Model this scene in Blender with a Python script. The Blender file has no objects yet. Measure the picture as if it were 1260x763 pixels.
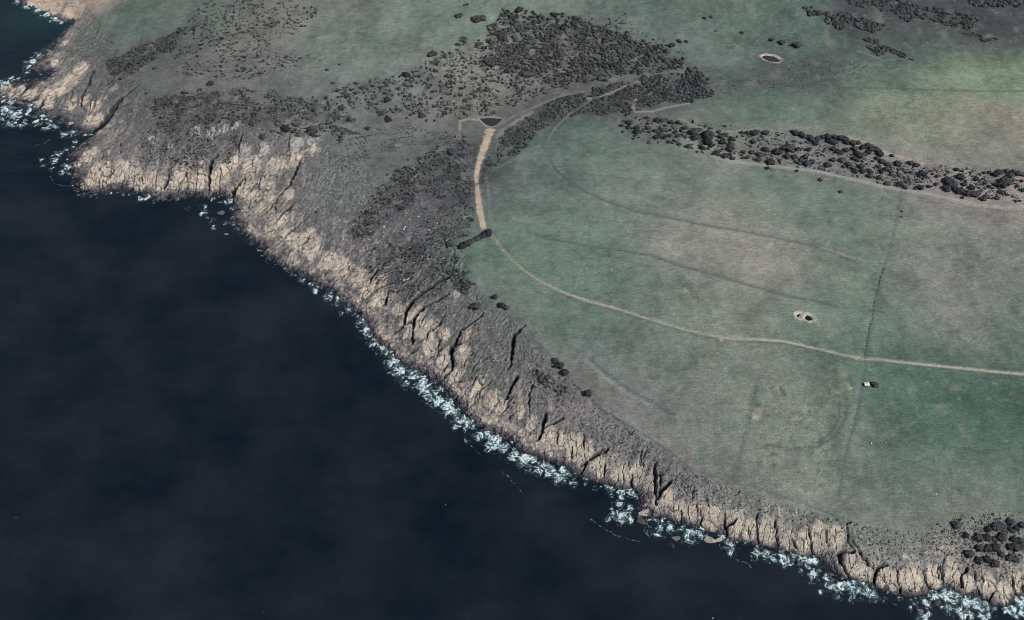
import bpy, math, random
import numpy as np
from mathutils import Vector

random.seed(7)
RS = np.random.RandomState(11)
sc = bpy.context.scene
COL = sc.collection

# ------------------------------------------------------------------ camera, sky, sun, exposure
DEP = math.radians(45.0)
HF = math.tan(math.radians(25.0))
DIST = 1351.0
CAMZ = 40.0 + DIST * math.sin(DEP)
CAM = np.array([0.0, -DIST * math.cos(DEP), CAMZ])
cd = bpy.data.cameras.new("camera")
cam = bpy.data.objects.new("camera", cd)
COL.objects.link(cam)
cam.location = CAM
cam.rotation_euler = (math.pi / 2 - DEP, 0, 0)
cd.sensor_width = 36.0
cd.lens = 18.0 / HF
cd.clip_start = 1.0
cd.clip_end = 60000.0
sc.camera = cam

SUN_EL = math.radians(46.0)
SUN_AZ = math.radians(122.0)          # clockwise from +Y
sdir = Vector((math.sin(SUN_AZ) * math.cos(SUN_EL), math.cos(SUN_AZ) * math.cos(SUN_EL), math.sin(SUN_EL)))
w = bpy.data.worlds.new("World")
sc.world = w
w.use_nodes = True
nt = w.node_tree
sky = nt.nodes.new("ShaderNodeTexSky")
sky.sky_type = 'NISHITA'
sky.sun_disc = False
sky.sun_elevation = SUN_EL
sky.sun_rotation = SUN_AZ
nt.links.new(sky.outputs[0], nt.nodes["Background"].inputs[0])
nt.nodes["Background"].inputs[1].default_value = 0.09
sl = bpy.data.lights.new("sun", 'SUN')
sl.energy = 4.2
sl.angle = math.radians(0.5)
sl.color = (1.0, 0.975, 0.94)
so = bpy.data.objects.new("sun", sl)
COL.objects.link(so)
so.rotation_euler = sdir.to_track_quat('Z', 'Y').to_euler()
sc.view_settings.view_transform = 'Standard'
sc.view_settings.look = 'None'
sc.view_settings.exposure = 0.0
sc.view_settings.gamma = 1.0
sc.cycles.filter_width = 0.85
sc.cycles.max_bounces = 4
sc.cycles.diffuse_bounces = 2

# ------------------------------------------------------------------ numeric helpers
def ray(px, py):
    x = (px - 630.0) / 630.0 * HF
    y = -(py - 381.5) / 630.0 * HF
    return np.array([x, math.cos(DEP) + y * math.sin(DEP), -math.sin(DEP) + y * math.cos(DEP)])

def at_z(px, py, z):
    d = ray(px, py)
    t = (z - CAM[2]) / d[2]
    return CAM + d * t

def mpp(px, py):                       # metres that one photograph pixel spans there
    d = ray(px, py)
    return (40 - CAM[2]) / d[2] * HF / 630.0

_rp = np.random.RandomState(3)
PERM = np.concatenate([_rp.permutation(256)] * 2).astype(np.int32)
_an = _rp.rand(256) * 2 * np.pi
GX, GY = np.cos(_an).astype(np.float32), np.sin(_an).astype(np.float32)
J1, J2 = _rp.rand(256).astype(np.float32), _rp.rand(256).astype(np.float32)

def pn(x, y, seed=0):
    xf = np.floor(x); yf = np.floor(y)
    xi = xf.astype(np.int32) + seed * 57; yi = yf.astype(np.int32) + seed * 131
    fx = (x - xf).astype(np.float32); fy = (y - yf).astype(np.float32)
    u = fx * fx * fx * (fx * (fx * 6 - 15) + 10); v = fy * fy * fy * (fy * (fy * 6 - 15) + 10)
    a = PERM[xi & 255]; b = PERM[(xi + 1) & 255]
    y0 = yi & 255; y1 = (yi + 1) & 255
    h00 = PERM[a + y0]; h10 = PERM[b + y0]; h01 = PERM[a + y1]; h11 = PERM[b + y1]
    n00 = GX[h00] * fx + GY[h00] * fy
    n10 = GX[h10] * (fx - 1) + GY[h10] * fy
    n01 = GX[h01] * fx + GY[h01] * (fy - 1)
    n11 = GX[h11] * (fx - 1) + GY[h11] * (fy - 1)
    a0 = n00 + u * (n10 - n00); a1 = n01 + u * (n11 - n01)
    return (a0 + v * (a1 - a0)) * 1.4

def fbm(x, y, scale, octv, seed=0, gain=0.5):
    r = 0; a = 1.0; f = 1.0 / scale; tot = 0
    for k in range(octv):
        r = r + a * pn(x * f, y * f, seed + k * 7); tot += a
        a *= gain; f *= 2.03
    return r / tot

def worley(x, y, seed=0):
    xf = np.floor(x); yf = np.floor(y)
    xi = xf.astype(np.int32) + seed * 37; yi = yf.astype(np.int32)
    fx = (x - xf).astype(np.float32); fy = (y - yf).astype(np.float32)
    DX = np.zeros(x.shape, np.float32); DY = DX.copy()
    F1 = np.full(x.shape, 9, np.float32); F2 = F1.copy(); ID = np.zeros(x.shape, np.int32)
    for dj in (-1, 0, 1):
        for di in (-1, 0, 1):
            h = PERM[PERM[(xi + di) & 255] + ((yi + dj) & 255)]
            ex = di + J1[h] - fx; ey = dj + J2[h] - fy; d = np.hypot(ex, ey)
            lt = d < F1
            F2 = np.where(lt, F1, np.minimum(F2, d)); ID = np.where(lt, h, ID); F1 = np.where(lt, d, F1); DX = np.where(lt, ex, DX); DY = np.where(lt, ey, DY)
    return F1, F2, ID, DX, DY

def sstep(a, b, x):
    t = np.clip((x - a) / (b - a), 0, 1)
    return t * t * (3 - 2 * t)

def lin(c):
    c = np.asarray(c, np.float64) / 255.0
    return np.where(c <= 0.04045, c / 12.92, ((c + 0.055) / 1.055) ** 2.4)

def poly_dist(x, y, P, closed=False):
    P = np.asarray(P, np.float64); d = np.full(x.shape, 1e9)
    Q = np.roll(P, -1, 0) if closed else P[1:]
    for (ax, ay), (bx, by) in zip(P[:len(Q)], Q):
        ex, ey = bx - ax, by - ay
        L = ex * ex + ey * ey + 1e-9
        t = np.clip(((x - ax) * ex + (y - ay) * ey) / L, 0, 1)
        d = np.minimum(d, (x - ax - t * ex) ** 2 + (y - ay - t * ey) ** 2)
    return np.sqrt(d)

def inside(x, y, P):
    P = np.asarray(P, np.float64); r = np.zeros(x.shape, bool)
    Q = np.roll(P, -1, 0)
    for (ax, ay), (bx, by) in zip(P, Q):
        c = (ay > y) != (by > y)
        if abs(by - ay) < 1e-9: continue
        r ^= c & (x < (bx - ax) * (y - ay) / (by - ay) + ax)
    return r

# ------------------------------------------------------------------ the coast and the lie of the land
COAST_PX = [(-140, -75), (-60, -35), (18, 0), (40, 10), (60, 18), (76, 27), (92, 24), (90, 30), (80, 38), (71, 47), (62, 56), (56, 63), (46, 72),
    (38, 80), (36, 88), (48, 90), (60, 90), (50, 95), (38, 99), (22, 97), (8, 98), (-4, 104), (-10, 112), (-6, 126), (10, 126), (24, 129), (36, 134), (48, 141),
    (62, 146), (76, 150), (88, 158), (98, 168), (112, 164), (104, 176), (92, 180), (84, 194), (86, 208), (90, 224), (94, 236), (113, 241), (132, 238), (147, 236),
    (170, 240), (191, 247), (214, 244), (236, 243), (257, 243), (270, 240), (285, 246), (288, 262), (284, 272), (296, 286), (314, 302), (326, 315), (340, 325), (367, 340), (386, 350),
    (400, 353), (416, 369), (430, 382), (444, 390), (456, 410), (467, 424), (484, 443), (500, 452), (514, 458), (538, 471), (552, 486), (568, 505), (580, 518), (592, 528),
    (606, 535), (623, 540), (641, 555), (655, 562), (668, 567), (684, 572), (699, 576), (717, 588), (746, 597), (762, 602), (778, 602), (786, 612), (783, 626), (790, 634), (806, 637),
    (818, 636), (837, 643), (864, 651), (878, 655), (890, 660), (900, 665), (915, 667), (933, 670), (957, 674), (972, 679), (986, 685), (1001, 684), (1016, 694), (1030, 706), (1044, 713),
    (1060, 716), (1076, 722), (1090, 729), (1108, 734), (1124, 735), (1140, 732), (1152, 727), (1164, 722), (1172, 727), (1182, 733), (1198, 735), (1212, 738), (1222, 746),
    (1238, 746), (1250, 738), (1262, 733), (1290, 745), (1330, 762), (1420, 790), (1560, 840), (1800, 900)]
COAST = np.array([at_z(px, py, 0.0)[:2] for px, py in COAST_PX])
LAND = np.vstack([COAST, [(9000, -1400), (9000, 9000), (-6000, 9000), (-2600, 2400)]])
TOP_PX = [(-60, -70, 14), (70, -12, 14), (112, 12, 22), (140, 50, 28), (170, 95, 33), (230, 135, 37), (300, 150, 39), (390, 162, 40), (440, 195, 41), (500, 222, 42), (560, 262, 44),
    (588, 288, 44), (576, 306, 43), (578, 330, 42), (594, 358, 42), (638, 392, 41), (690, 450, 38), (740, 492, 36), (800, 540, 34), (860, 582, 33), (940, 612, 32), (1040, 640, 30), (1120, 652, 30), (1180, 645, 31),
    (1260, 632, 32), (1420, 680, 33), (1800, 760, 33)]
TOP = np.array([at_z(*p)[:2] for p in TOP_PX])
PLATEAU = np.vstack([TOP, [(9000, -1200), (9000, 9000), (-6000, 9000), (-2500, 2450)]])
INNER = [(700, 250, 52), (900, 230, 60), (1100, 250, 64), (1100, 440, 52), (950, 540, 42), (1200, 560, 42), (1260, 440, 54), (800, 380, 50), (600, 150, 41), (660, 135, 43), (740, 115, 46),
    (830, 100, 50), (700, 55, 60), (480, 85, 58), (330, 60, 57), (240, 30, 50), (600, 10, 74), (850, 25, 78), (1100, 30, 84), (1260, 20, 92), (800, 160, 53), (900, 180, 58), (1000, 200, 60),
    (1100, 205, 63), (1250, 225, 68), (1000, 130, 68), (1150, 140, 74), (1260, 150, 77), (950, 75, 66), (1180, 90, 74), (650, 220, 47), (620, 260, 46), (620, 180, 42), (560, 190, 43), (150, 15, 34), (1000, 330, 57)]
_cp = [(*at_z(*p)[:2], p[2]) for p in TOP_PX + INNER] + [(3000, 400, 95), (3000, 3000, 120), (0, 3000, 120), (-1800, 3000, 100), (6000, 6000, 130), (6000, -300, 60), (-5000, 7000, 120)]
_cp = np.array(_cp)
def _tps_k(r2):
    return 0.5 * r2 * np.log(r2 + 1e-9)
_S = 1000.0
_n = len(_cp)
_dx = (_cp[:, None, 0] - _cp[None, :, 0]) / _S; _dy = (_cp[:, None, 1] - _cp[None, :, 1]) / _S
_A = np.zeros((_n + 3, _n + 3))
_A[:_n, :_n] = _tps_k(_dx ** 2 + _dy ** 2) + np.eye(_n) * 1e-4
_A[:_n, _n] = 1; _A[:_n, _n + 1:] = _cp[:, :2] / _S
_A[_n:, :_n] = _A[:_n, _n:].T
_wt = np.linalg.solve(_A, np.concatenate([_cp[:, 2], [0, 0, 0]]))
def plateau_z(x, y):
    r = _wt[_n] + _wt[_n + 1] * x / _S + _wt[_n + 2] * y / _S
    for k in range(_n):
        r = r + _wt[k] * _tps_k(((x - _cp[k, 0]) / _S) ** 2 + ((y - _cp[k, 1]) / _S) ** 2)
    return np.clip(r, 8, 140)
PT = ([0, .03, .12, .35, .7, 1.0], [0, .075, .2, .5, .83, 1.0])

def base_eval(x, y):
    """signed distance to the coast, share of the way up the coastal slope, height"""
    dc = poly_dist(x, y, COAST)
    land = inside(x, y, LAND)
    dc = np.where(land, dc, -dc)
    dt = poly_dist(x, y, TOP)
    pl = inside(x, y, PLATEAU) & land
    t = np.where(pl, 1.0, np.clip(dc, 0, None) / (np.clip(dc, 0, None) + dt + 1e-6))
    z = np.where(land, plateau_z(x, y) * np.interp(t, *PT), np.maximum(-14, dc * 0.3 - 0.4))
    return dc, t, z

# rasters, one sample a metre
X0, Y0, NX, NY = -1008, -504, 2017, 1387
_x4 = np.arange(0, NX, 4, dtype=np.float64) + X0
_y4 = np.arange(0, NY + 3, 4, dtype=np.float64) + Y0
_gx, _gy = np.meshgrid(_x4, _y4)
def up(A):
    fj = np.arange(NY) / 4.0; fi = np.arange(NX) / 4.0
    j0 = np.minimum(fj.astype(int), A.shape[0] - 2); i0 = np.minimum(fi.astype(int), A.shape[1] - 2)
    tj = (fj - j0)[:, None]; ti = (fi - i0)[None, :]
    R = A[j0] * (1 - tj) + A[j0 + 1] * tj
    return (R[:, i0] * (1 - ti) + R[:, i0 + 1] * ti).astype(np.float32)
_dc4, _t4, _z4 = base_eval(_gx, _gy)
DC, TT, BASE = up(_dc4), up(_t4), up(_z4)
XX, YY = np.meshgrid(np.arange(NX, dtype=np.float32) + X0, np.arange(NY, dtype=np.float32) + Y0)

def samp(A, x, y):
    fx = np.clip(np.asarray(x, np.float64) - X0, 0, NX - 1.001); fy = np.clip(np.asarray(y, np.float64) - Y0, 0, NY - 1.001)
    i = fx.astype(int); j = fy.astype(int); u = fx - i; v = fy - j
    return (A[j, i] * (1 - u) + A[j, i + 1] * u) * (1 - v) + (A[j + 1, i] * (1 - u) + A[j + 1, i + 1] * u) * v

def on_land(px, py):                   # the place on the land that the photograph shows there
    z = 40.0
    for _ in range(11):
        p = at_z(px, py, z)
        z = 0.45 * z + 0.55 * float(max(0.0, samp(BASE, p[0], p[1])))
    return at_z(px, py, z)

def wl(pts):
    return [tuple(on_land(p[0], p[1])[:2]) for p in pts]

def window(x0, x1, y0, y1):
    i0 = max(0, int(x0 - X0)); i1 = min(NX, int(x1 - X0) + 2); j0 = max(0, int(y0 - Y0)); j1 = min(NY, int(y1 - Y0) + 2)
    return (slice(j0, max(j0, j1)), slice(i0, max(i0, i1)))

def line_raster(lines, reach):
    """distance of every raster sample to the nearest of the lines, as far as reach"""
    D = np.full((NY, NX), reach, np.float32)
    for L in lines:
        for a, b in zip(L[:-1], L[1:]):
            s = window(min(a[0], b[0]) - reach, max(a[0], b[0]) + reach, min(a[1], b[1]) - reach, max(a[1], b[1]) + reach)
            if D[s].size:
                D[s] = np.minimum(D[s], poly_dist(XX[s], YY[s], [a[:2], b[:2]]))
    return D

def blob_raster(blobs, sy=1.3):
    M = np.zeros((NY, NX), np.float32)
    for b in blobs:
        px, py, r = b[:3]; wgt = b[3] if len(b) > 3 else 1.0
        c = on_land(px, py); m = mpp(px, py) * r
        s = window(c[0] - 2.2 * m, c[0] + 2.2 * m, c[1] - 2.2 * m * sy, c[1] + 2.2 * m * sy)
        if M[s].size:
            M[s] = np.maximum(M[s], wgt * np.exp(-(((XX[s] - c[0]) / m) ** 2 + ((YY[s] - c[1]) / (m * sy)) ** 2)))
    return M

# ------------------------------------------------------------------ traced marks on the land (photograph pixels)
CLEFTS = [
    ([(115, 87), (108, 105), (101, 118), (99, 131)], 3.5), ([(89, 113), (86, 126)], 1.2), ([(39, 103), (28, 113), (27, 118)], 2.4), ([(56, 106), (43, 125)], 1.8),
    ([(59, 118), (52, 125), (50, 135)], 2.2), ([(84, 131), (76, 132), (68, 141)], 1.8), ([(19, 103), (10, 113)], 1.4), ([(111, 122), (110, 138)], 1.3), ([(118, 121), (112, 136)], 1.8),
    ([(86, 60), (68, 70), (49, 83)], 2.4), ([(98, 20), (88, 34)], 2.2), ([(96, 44), (80, 54)], 2.0), ([(68, 88), (55, 93), (40, 99)], 5.0),
    ([(172, 103), (160, 113), (148, 122)], 3.5), ([(148, 122), (135, 140), (122, 157), (108, 169), (94, 180)], 8.5), ([(162, 125), (137, 138)], 2.2), ([(157, 169), (148, 175), (146, 182)], 1.8), ([(135, 179), (116, 190), (112, 196)], 1.8),
    ([(129, 201), (115, 217)], 1.8), ([(137, 203), (136, 214), (130, 220)], 1.2), ([(148, 203), (140, 208), (138, 214), (131, 217)], 2.2), ([(151, 219), (149, 232)], 1.2), ([(172, 219), (170, 236)], 1.2),
    ([(192, 214), (191, 236)], 1.2), ([(208, 212), (203, 228), (191, 236), (189, 244)], 2.8), ([(220, 228), (219, 237)], 1.1), ([(230, 214), (231, 232)], 1.1), ([(243, 208), (241, 237)], 1.1),
    ([(267, 191), (260, 197), (257, 215), (257, 239)], 3.2), ([(271, 214), (270, 237)], 1.1), ([(300, 220), (287, 234), (285, 257)], 4.2), ([(299, 164), (294, 175), (293, 188)], 2.2),
    ([(319, 175), (318, 187)], 1.4), ([(356, 168), (355, 185)], 1.2), ([(370, 197), (356, 227), (340, 244), (328, 262)], 2.8), ([(340, 244), (339, 262)], 1.8), ([(362, 250), (346, 264), (338, 274)], 3.2),
    ([(362, 281), (350, 291)], 2.8), ([(380, 290), (374, 299)], 2.6), ([(308, 244), (305, 260)], 1.3), ([(320, 219), (318, 234)], 1.1),
    ([(405, 313), (399, 316)], 2.2), ([(404, 331), (398, 340)], 1.8), ([(464, 332), (457, 341), (455, 348)], 2.6), ([(491, 343), (479, 349), (463, 356), (452, 364)], 2.3), ([(477, 360), (475, 372), (468, 377)], 2.4),
    ([(575, 334), (558, 338), (539, 346), (525, 356), (509, 368), (499, 383), (496, 400), (486, 409)], 4.2), ([(552, 362), (538, 370), (521, 377), (509, 389), (508, 409), (507, 423)], 3.2), ([(508, 395), (498, 397)], 3.2),
    ([(538, 400), (526, 409), (525, 417)], 2.2), ([(503, 307), (493, 311)], 2.6), ([(520, 319), (499, 332)], 1.7), ([(482, 317), (470, 325)], 1.7), ([(524, 234), (502, 237), (483, 246)], 2.6),
    ([(547, 388), (539, 400), (525, 412)], 2.2), ([(594, 387), (580, 397), (566, 407), (562, 419), (556, 426), (556, 441), (556, 455), (547, 462)], 2.8), ([(565, 423), (556, 426), (556, 438)], 3.6), ([(540, 417), (540, 436)], 1.5),
    ([(646, 400), (632, 411), (630, 431), (629, 448), (624, 454)], 2.8), ([(636, 463), (629, 475), (622, 489)], 3.0), ([(656, 472), (651, 486), (652, 506)], 1.8), ([(571, 469), (557, 469)], 1.2), ([(626, 498), (617, 508)], 1.7),
    ([(692, 515), (681, 520), (668, 526)], 2.2), ([(671, 509), (668, 524), (664, 539), (659, 542)], 4.0), ([(686, 531), (685, 545)], 1.4), ([(704, 549), (704, 563)], 1.3), ([(718, 533), (719, 553)], 1.4),
    ([(748, 552), (737, 557), (730, 561), (722, 568), (715, 573)], 2.6), ([(722, 569), (715, 583)], 2.2), ([(745, 571), (743, 588)], 1.5), ([(778, 583), (778, 599)], 2.0),
    ([(806, 570), (806, 599), (808, 620)], 2.8), ([(826, 592), (814, 601), (809, 613)], 5.5), ([(812, 580), (814, 599)], 2.2), ([(787, 623), (807, 630)], 1.9), ([(838, 628), (840, 645)], 1.4), ([(862, 625), (863, 649)], 1.4),
    ([(892, 632), (892, 645), (894, 659)], 2.4), ([(906, 638), (894, 649)], 2.6), ([(932, 633), (932, 652), (934, 668)], 2.1), ([(921, 649), (923, 662)], 1.1), ([(954, 642), (957, 674)], 2.0), ([(974, 663), (982, 676)], 1.6),
    ([(995, 650), (1001, 684)], 2.2), ([(1017, 652), (1019, 671)], 1.1), ([(1047, 642), (1042, 644), (1043, 665), (1049, 674)], 2.2), ([(1049, 665), (1062, 686), (1076, 701)], 2.3),
    ([(1051, 678), (1032, 681), (1034, 691), (1046, 710)], 2.9), ([(1092, 695), (1081, 697), (1077, 706), (1077, 722)], 2.7), ([(1103, 698), (1106, 717), (1110, 733)], 1.8), ([(1136, 703), (1141, 719), (1148, 726)], 1.5),
    ([(1157, 696), (1161, 715)], 1.8), ([(1190, 699), (1183, 710), (1184, 722)], 2.6), ([(1198, 703), (1205, 731)], 1.3), ([(1244, 707), (1251, 736)], 1.8), ([(1258, 717), (1260, 730)], 1.6), ([(1222, 730), (1216, 741)], 1.5)]
TAN = [(4, 110, 10, 1.2), (20, 112, 12, 1.2), (35, 118, 10, 1.2), (48, 126, 8, 1.1), (62, 115, 12), (75, 108, 14), (88, 98, 14), (100, 84, 11), (58, 130, 9), (88, 128, 8), (104, 124, 7), (117, 130, 8), (110, 147, 7), (122, 146, 8), (80, 30, 5), (78, 52, 6), (60, 64, 7),
    (68, 78, 6), (95, 200, 9), (112, 190, 10), (125, 207, 12), (145, 215, 12), (172, 226, 12), (186, 222, 10), (200, 227, 10), (222, 222, 12), (245, 222, 12), (266, 222, 11), (276, 214, 12), (300, 232, 12), (312, 242, 10),
    (332, 240, 8), (320, 256, 8), (345, 270, 10), (335, 281, 9), (352, 287, 9), (366, 297, 11), (385, 307, 12), (402, 321, 11), (422, 331, 12), (440, 342, 12), (455, 353, 10), (465, 369, 9), (490, 381, 8), (500, 396, 9),
    (516, 405, 10), (530, 425, 10), (545, 442, 9), (570, 436, 9), (560, 462, 8), (590, 478, 9), (606, 492, 10), (618, 501, 8), (640, 508, 6), (655, 520, 7), (674, 536, 11), (690, 541, 8), (706, 551, 12), (721, 556, 10), (738, 576, 10),
    (760, 584, 8), (785, 582, 10), (800, 596, 8), (822, 612, 8), (835, 630, 9), (850, 631, 9), (876, 641, 12), (905, 646, 10), (924, 651, 10), (944, 656, 11), (970, 666, 9), (986, 667, 10), (1010, 662, 12),
    (1030, 661, 10), (1046, 697, 11), (1061, 706, 9), (1086, 711, 11), (1101, 716, 12), (1125, 716, 12), (1150, 711, 10), (1172, 706, 10), (1191, 718, 9), (1215, 724, 12), (1235, 731, 10), (1250, 720, 9), (1290, 735, 14), (1330, 745, 14)]
PALE = [(245, 160, 9), (262, 163, 8), (275, 157, 8), (288, 156, 6), (300, 188, 11), (326, 182, 10), (365, 176, 10), (386, 174, 8), (505, 407, 8), (520, 411, 6), (562, 362, 5), (210, 180, 5, .7), (185, 170, 5, .7), (140, 108, 8, .7), (130, 120, 6, .6),
    (118, 182, 7, .7), (150, 150, 6, .5), (535, 425, 6, .6)]
GREENS = [(598, 470, 12, .8), (580, 455, 11, .8), (560, 450, 8, .7), (620, 480, 9, .8), (640, 450, 9, .5), (610, 455, 10, .7), (540, 432, 7, .8), (350, 278, 4, 1), (345, 283, 3, 1), (455, 322, 8, .5), (1055, 690, 6, .8), (1060, 700, 5, .8), (600, 335, 12, .4), (665, 505, 5, .7)]
PALETTE = [(150, 30, 84, 102, 95), (110, 60, 92, 96, 95), (250, 20, 92, 102, 97), (420, 25, 98, 106, 102), (420, 60, 95, 108, 103), (330, 40, 106, 106, 103), (250, 90, 102, 104, 102), (350, 110, 98, 103, 102), (480, 100, 97, 106, 103),
    (560, 20, 95, 110, 103), (640, 8, 98, 112, 105), (800, 20, 80, 98, 92), (800, 55, 92, 104, 100), (870, 70, 90, 108, 102), (900, 30, 82, 100, 93), (960, 40, 78, 96, 90), (1000, 95, 80, 86, 86), (900, 100, 80, 84, 86), (1100, 108, 80, 101, 92),
    (1200, 95, 106, 126, 100), (1250, 95, 100, 120, 98), (1000, 130, 90, 108, 98), (920, 135, 82, 106, 95), (1100, 140, 116, 123, 105), (1180, 140, 123, 126, 108), (1240, 150, 119, 116, 108), (1050, 170, 100, 110, 102), (1200, 185, 106, 115, 108), (880, 150, 100, 112, 102),
    (1100, 20, 72, 78, 80), (1200, 50, 72, 77, 80), (1150, 62, 75, 88, 86), (1240, 20, 68, 72, 76), (800, 160, 100, 100, 100), (900, 180, 120, 116, 114), (1000, 190, 112, 108, 110), (1100, 210, 120, 114, 114), (1250, 230, 127, 119, 117), (1180, 230, 124, 116, 116),
    (650, 200, 90, 107, 102), (640, 250, 94, 109, 103), (720, 170, 86, 107, 99), (780, 190, 90, 109, 101), (850, 210, 100, 112, 105), (950, 225, 88, 107, 99), (1050, 245, 84, 103, 95), (800, 240, 102, 113, 107), (900, 255, 113, 119, 111),
    (1000, 270, 100, 114, 105), (1080, 290, 98, 113, 103), (1040, 310, 94, 112, 102), (650, 300, 90, 112, 101), (700, 300, 94, 112, 102), (750, 330, 90, 110, 99), (850, 310, 120, 121, 116), (930, 310, 128, 125, 120), (900, 350, 114, 118, 111), (980, 330, 117, 117, 111),
    (1020, 370, 93, 109, 101), (1060, 380, 90, 112, 99), (950, 390, 103, 114, 106), (880, 390, 110, 117, 107), (830, 360, 93, 107, 99), (800, 390, 93, 109, 101), (1030, 420, 86, 105, 97), (600, 320, 94, 116, 103), (640, 360, 90, 112, 101), (700, 390, 85, 106, 96),
    (740, 420, 90, 101, 99), (820, 430, 98, 108, 102), (800, 480, 100, 106, 104), (880, 450, 106, 113, 107), (850, 530, 100, 108, 103), (960, 480, 103, 112, 105), (1000, 500, 106, 115, 105), (930, 560, 108, 115, 108), (1000, 560, 113, 121, 110), (1010, 600, 108, 118, 110),
    (900, 590, 100, 110, 105), (1120, 280, 109, 115, 108), (1200, 290, 111, 115, 110), (1250, 330, 106, 110, 108), (1150, 340, 111, 112, 110), (1200, 360, 100, 108, 104), (1130, 390, 94, 108, 101), (1250, 400, 86, 104, 97), (1180, 390, 117, 115, 111), (1120, 430, 88, 109, 97),
    (1250, 440, 86, 105, 95), (1100, 470, 68, 93, 83), (1170, 480, 60, 87, 77), (1240, 480, 57, 85, 75), (1100, 520, 76, 98, 89), (1200, 540, 68, 93, 85), (1065, 560, 80, 99, 92), (1150, 590, 78, 99, 91), (1250, 560, 78, 99, 91), (1100, 620, 88, 105, 96), (1220, 612, 95, 106, 98),
    (1060, 632, 95, 106, 100), (640, 480, 103, 101, 101), (700, 500, 115, 110, 110), (760, 540, 108, 106, 107), (850, 600, 112, 105, 105), (950, 640, 112, 106, 106), (1080, 668, 116, 111, 108), (1180, 660, 118, 111, 108), (600, 440, 100, 100, 97), (560, 400, 93, 92, 95), (600, 380, 97, 96, 97),
    (520, 340, 86, 88, 92), (450, 280, 94, 96, 98), (430, 220, 100, 106, 105), (500, 190, 94, 99, 99), (550, 200, 80, 84, 88), (540, 250, 80, 83, 87), (480, 300, 87, 89, 93), (620, 210, 74, 80, 82), (680, 140, 74, 78, 80), (740, 120, 76, 80, 82), (820, 110, 78, 82, 84), (400, 330, 100, 96, 97),
    (330, 220, 104, 101, 100), (240, 185, 90, 89, 92), (180, 165, 97, 95, 98), (280, 130, 90, 91, 94), (200, 70, 84, 88, 89), (170, 120, 90, 94, 95), (330, 90, 95, 98, 98), (130, 95, 92, 93, 93), (140, 200, 107, 104, 104), (700, 60, 92, 93, 93), (650, 80, 106, 106, 103), (760, 70, 95, 96, 96),
    (600, 100, 108, 108, 105), (520, 130, 100, 102, 101), (820, 80, 93, 99, 98), (60, -5, 150, 145, 135), (95, 15, 140, 128, 118), (610, 300, 88, 106, 98), (580, 230, 84, 88, 90)]
TRACKS = {
    'gully_road': ([(603, 159, 12), (600, 170, 11), (593, 189, 9.5), (588, 204, 6.5), (586, 216, 4.5), (587, 231, 5), (589, 247, 7), (591, 263, 9), (595, 281, 7)], (172, 154, 135), .28),
    'gully_side_road': ([(611, 169, 5), (622, 158, 5), (639, 147, 4), (655, 138, 3)], (132, 125, 114), .2),
    'creek_track': ([(616, 153, 4), (629, 145, 4), (648, 136, 3), (674, 125, 3), (696, 117, 2.4), (718, 113, 2)], (112, 109, 103), .12),
    'upper_creek_track': ([(723, 121, 2.5), (742, 117, 3), (756, 112, 3), (770, 106, 2.6), (786, 100, 2)], (134, 131, 122), .12),
    'gate_track': ([(783, 121, 3), (779, 132, 3.2), (782, 138, 3.5), (803, 137, 3), (822, 132, 2.2), (848, 127, 1.6)], (146, 144, 132), .12),
    'dam_track': ([(566, 160, 1.6), (566, 149, 1.8), (578, 146, 1.8), (590, 148, 4), (600, 157, 5)], (148, 140, 128), .15),
    'loop_track': ([(726, 123, 2), (704, 138, 3), (686, 155, 3), (675, 172, 3), (675, 188, 3), (682, 206, 3), (696, 220, 3.4), (720, 235, 3.4), (747, 247, 3.2), (780, 257, 3), (817, 265, 2.6), (863, 275, 2.4), (912, 283, 2.4), (943, 289, 2.2), (977, 296, 2.6), (1009, 304, 3), (1029, 311, 2.6), (1058, 321, 2.2)], (98, 100, 97), .1),
    'contour_track': ([(650, 284, 1.6), (672, 292, 2), (696, 296, 2), (731, 303, 2.2), (769, 307, 2.2), (804, 314, 2.4), (836, 326, 2.4), (877, 336, 2.2), (903, 344, 2.2), (937, 354, 2.4), (969, 363, 2.4), (1009, 370, 2), (1029, 377, 1.4)], (88, 92, 90), .08),
    'farm_track': ([(602, 284, 2.4), (610, 296, 2.6), (620, 309, 2.6), (632, 322, 2.6), (647, 335, 2.8), (666, 347, 3), (690, 359, 3), (720, 370, 3.2), (760, 380, 3.2), (800, 393, 3), (840, 405, 3), (870, 412, 2.8), (900, 417, 3), (935, 418, 3.2), (965, 420, 3.4), (1000, 428, 3.2), (1030, 435, 3), (1063, 442, 3), (1088, 443, 2.6), (1130, 448, 3), (1180, 453, 3.2), (1220, 457, 3.2), (1264, 461, 3.4), (1330, 468, 3.4)], (158, 150, 134), .15),
    'strip_tip_track': ([(762, 146, 1.6), (760, 152, 2), (760, 159, 2), (767, 170, 2), (779, 179, 2), (797, 185, 2), (816, 187, 2), (839, 187, 2), (858, 189, 2), (891, 196, 2)], (104, 108, 104), .12),
    'paddock_edge_track': ([(880, 194, 1.6), (905, 199, 2), (920, 201, 2.6), (955, 205, 3.6), (980, 208, 4), (1006, 211, 4.4), (1035, 218, 4.6), (1064, 224, 4.6), (1093, 231, 3.6), (1120, 235, 2.6), (1150, 240, 2.4), (1200, 252, 2.6), (1240, 256, 2.4), (1266, 253, 2.4)], (150, 150, 138), .12),
    'upper_edge_track': ([(836, 146, 3), (850, 153, 3), (861, 157, 2.4), (876, 162, 2), (908, 161, 2), (930, 160, 2), (962, 162, 2.2)], (136, 130, 120), .1)}
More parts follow.
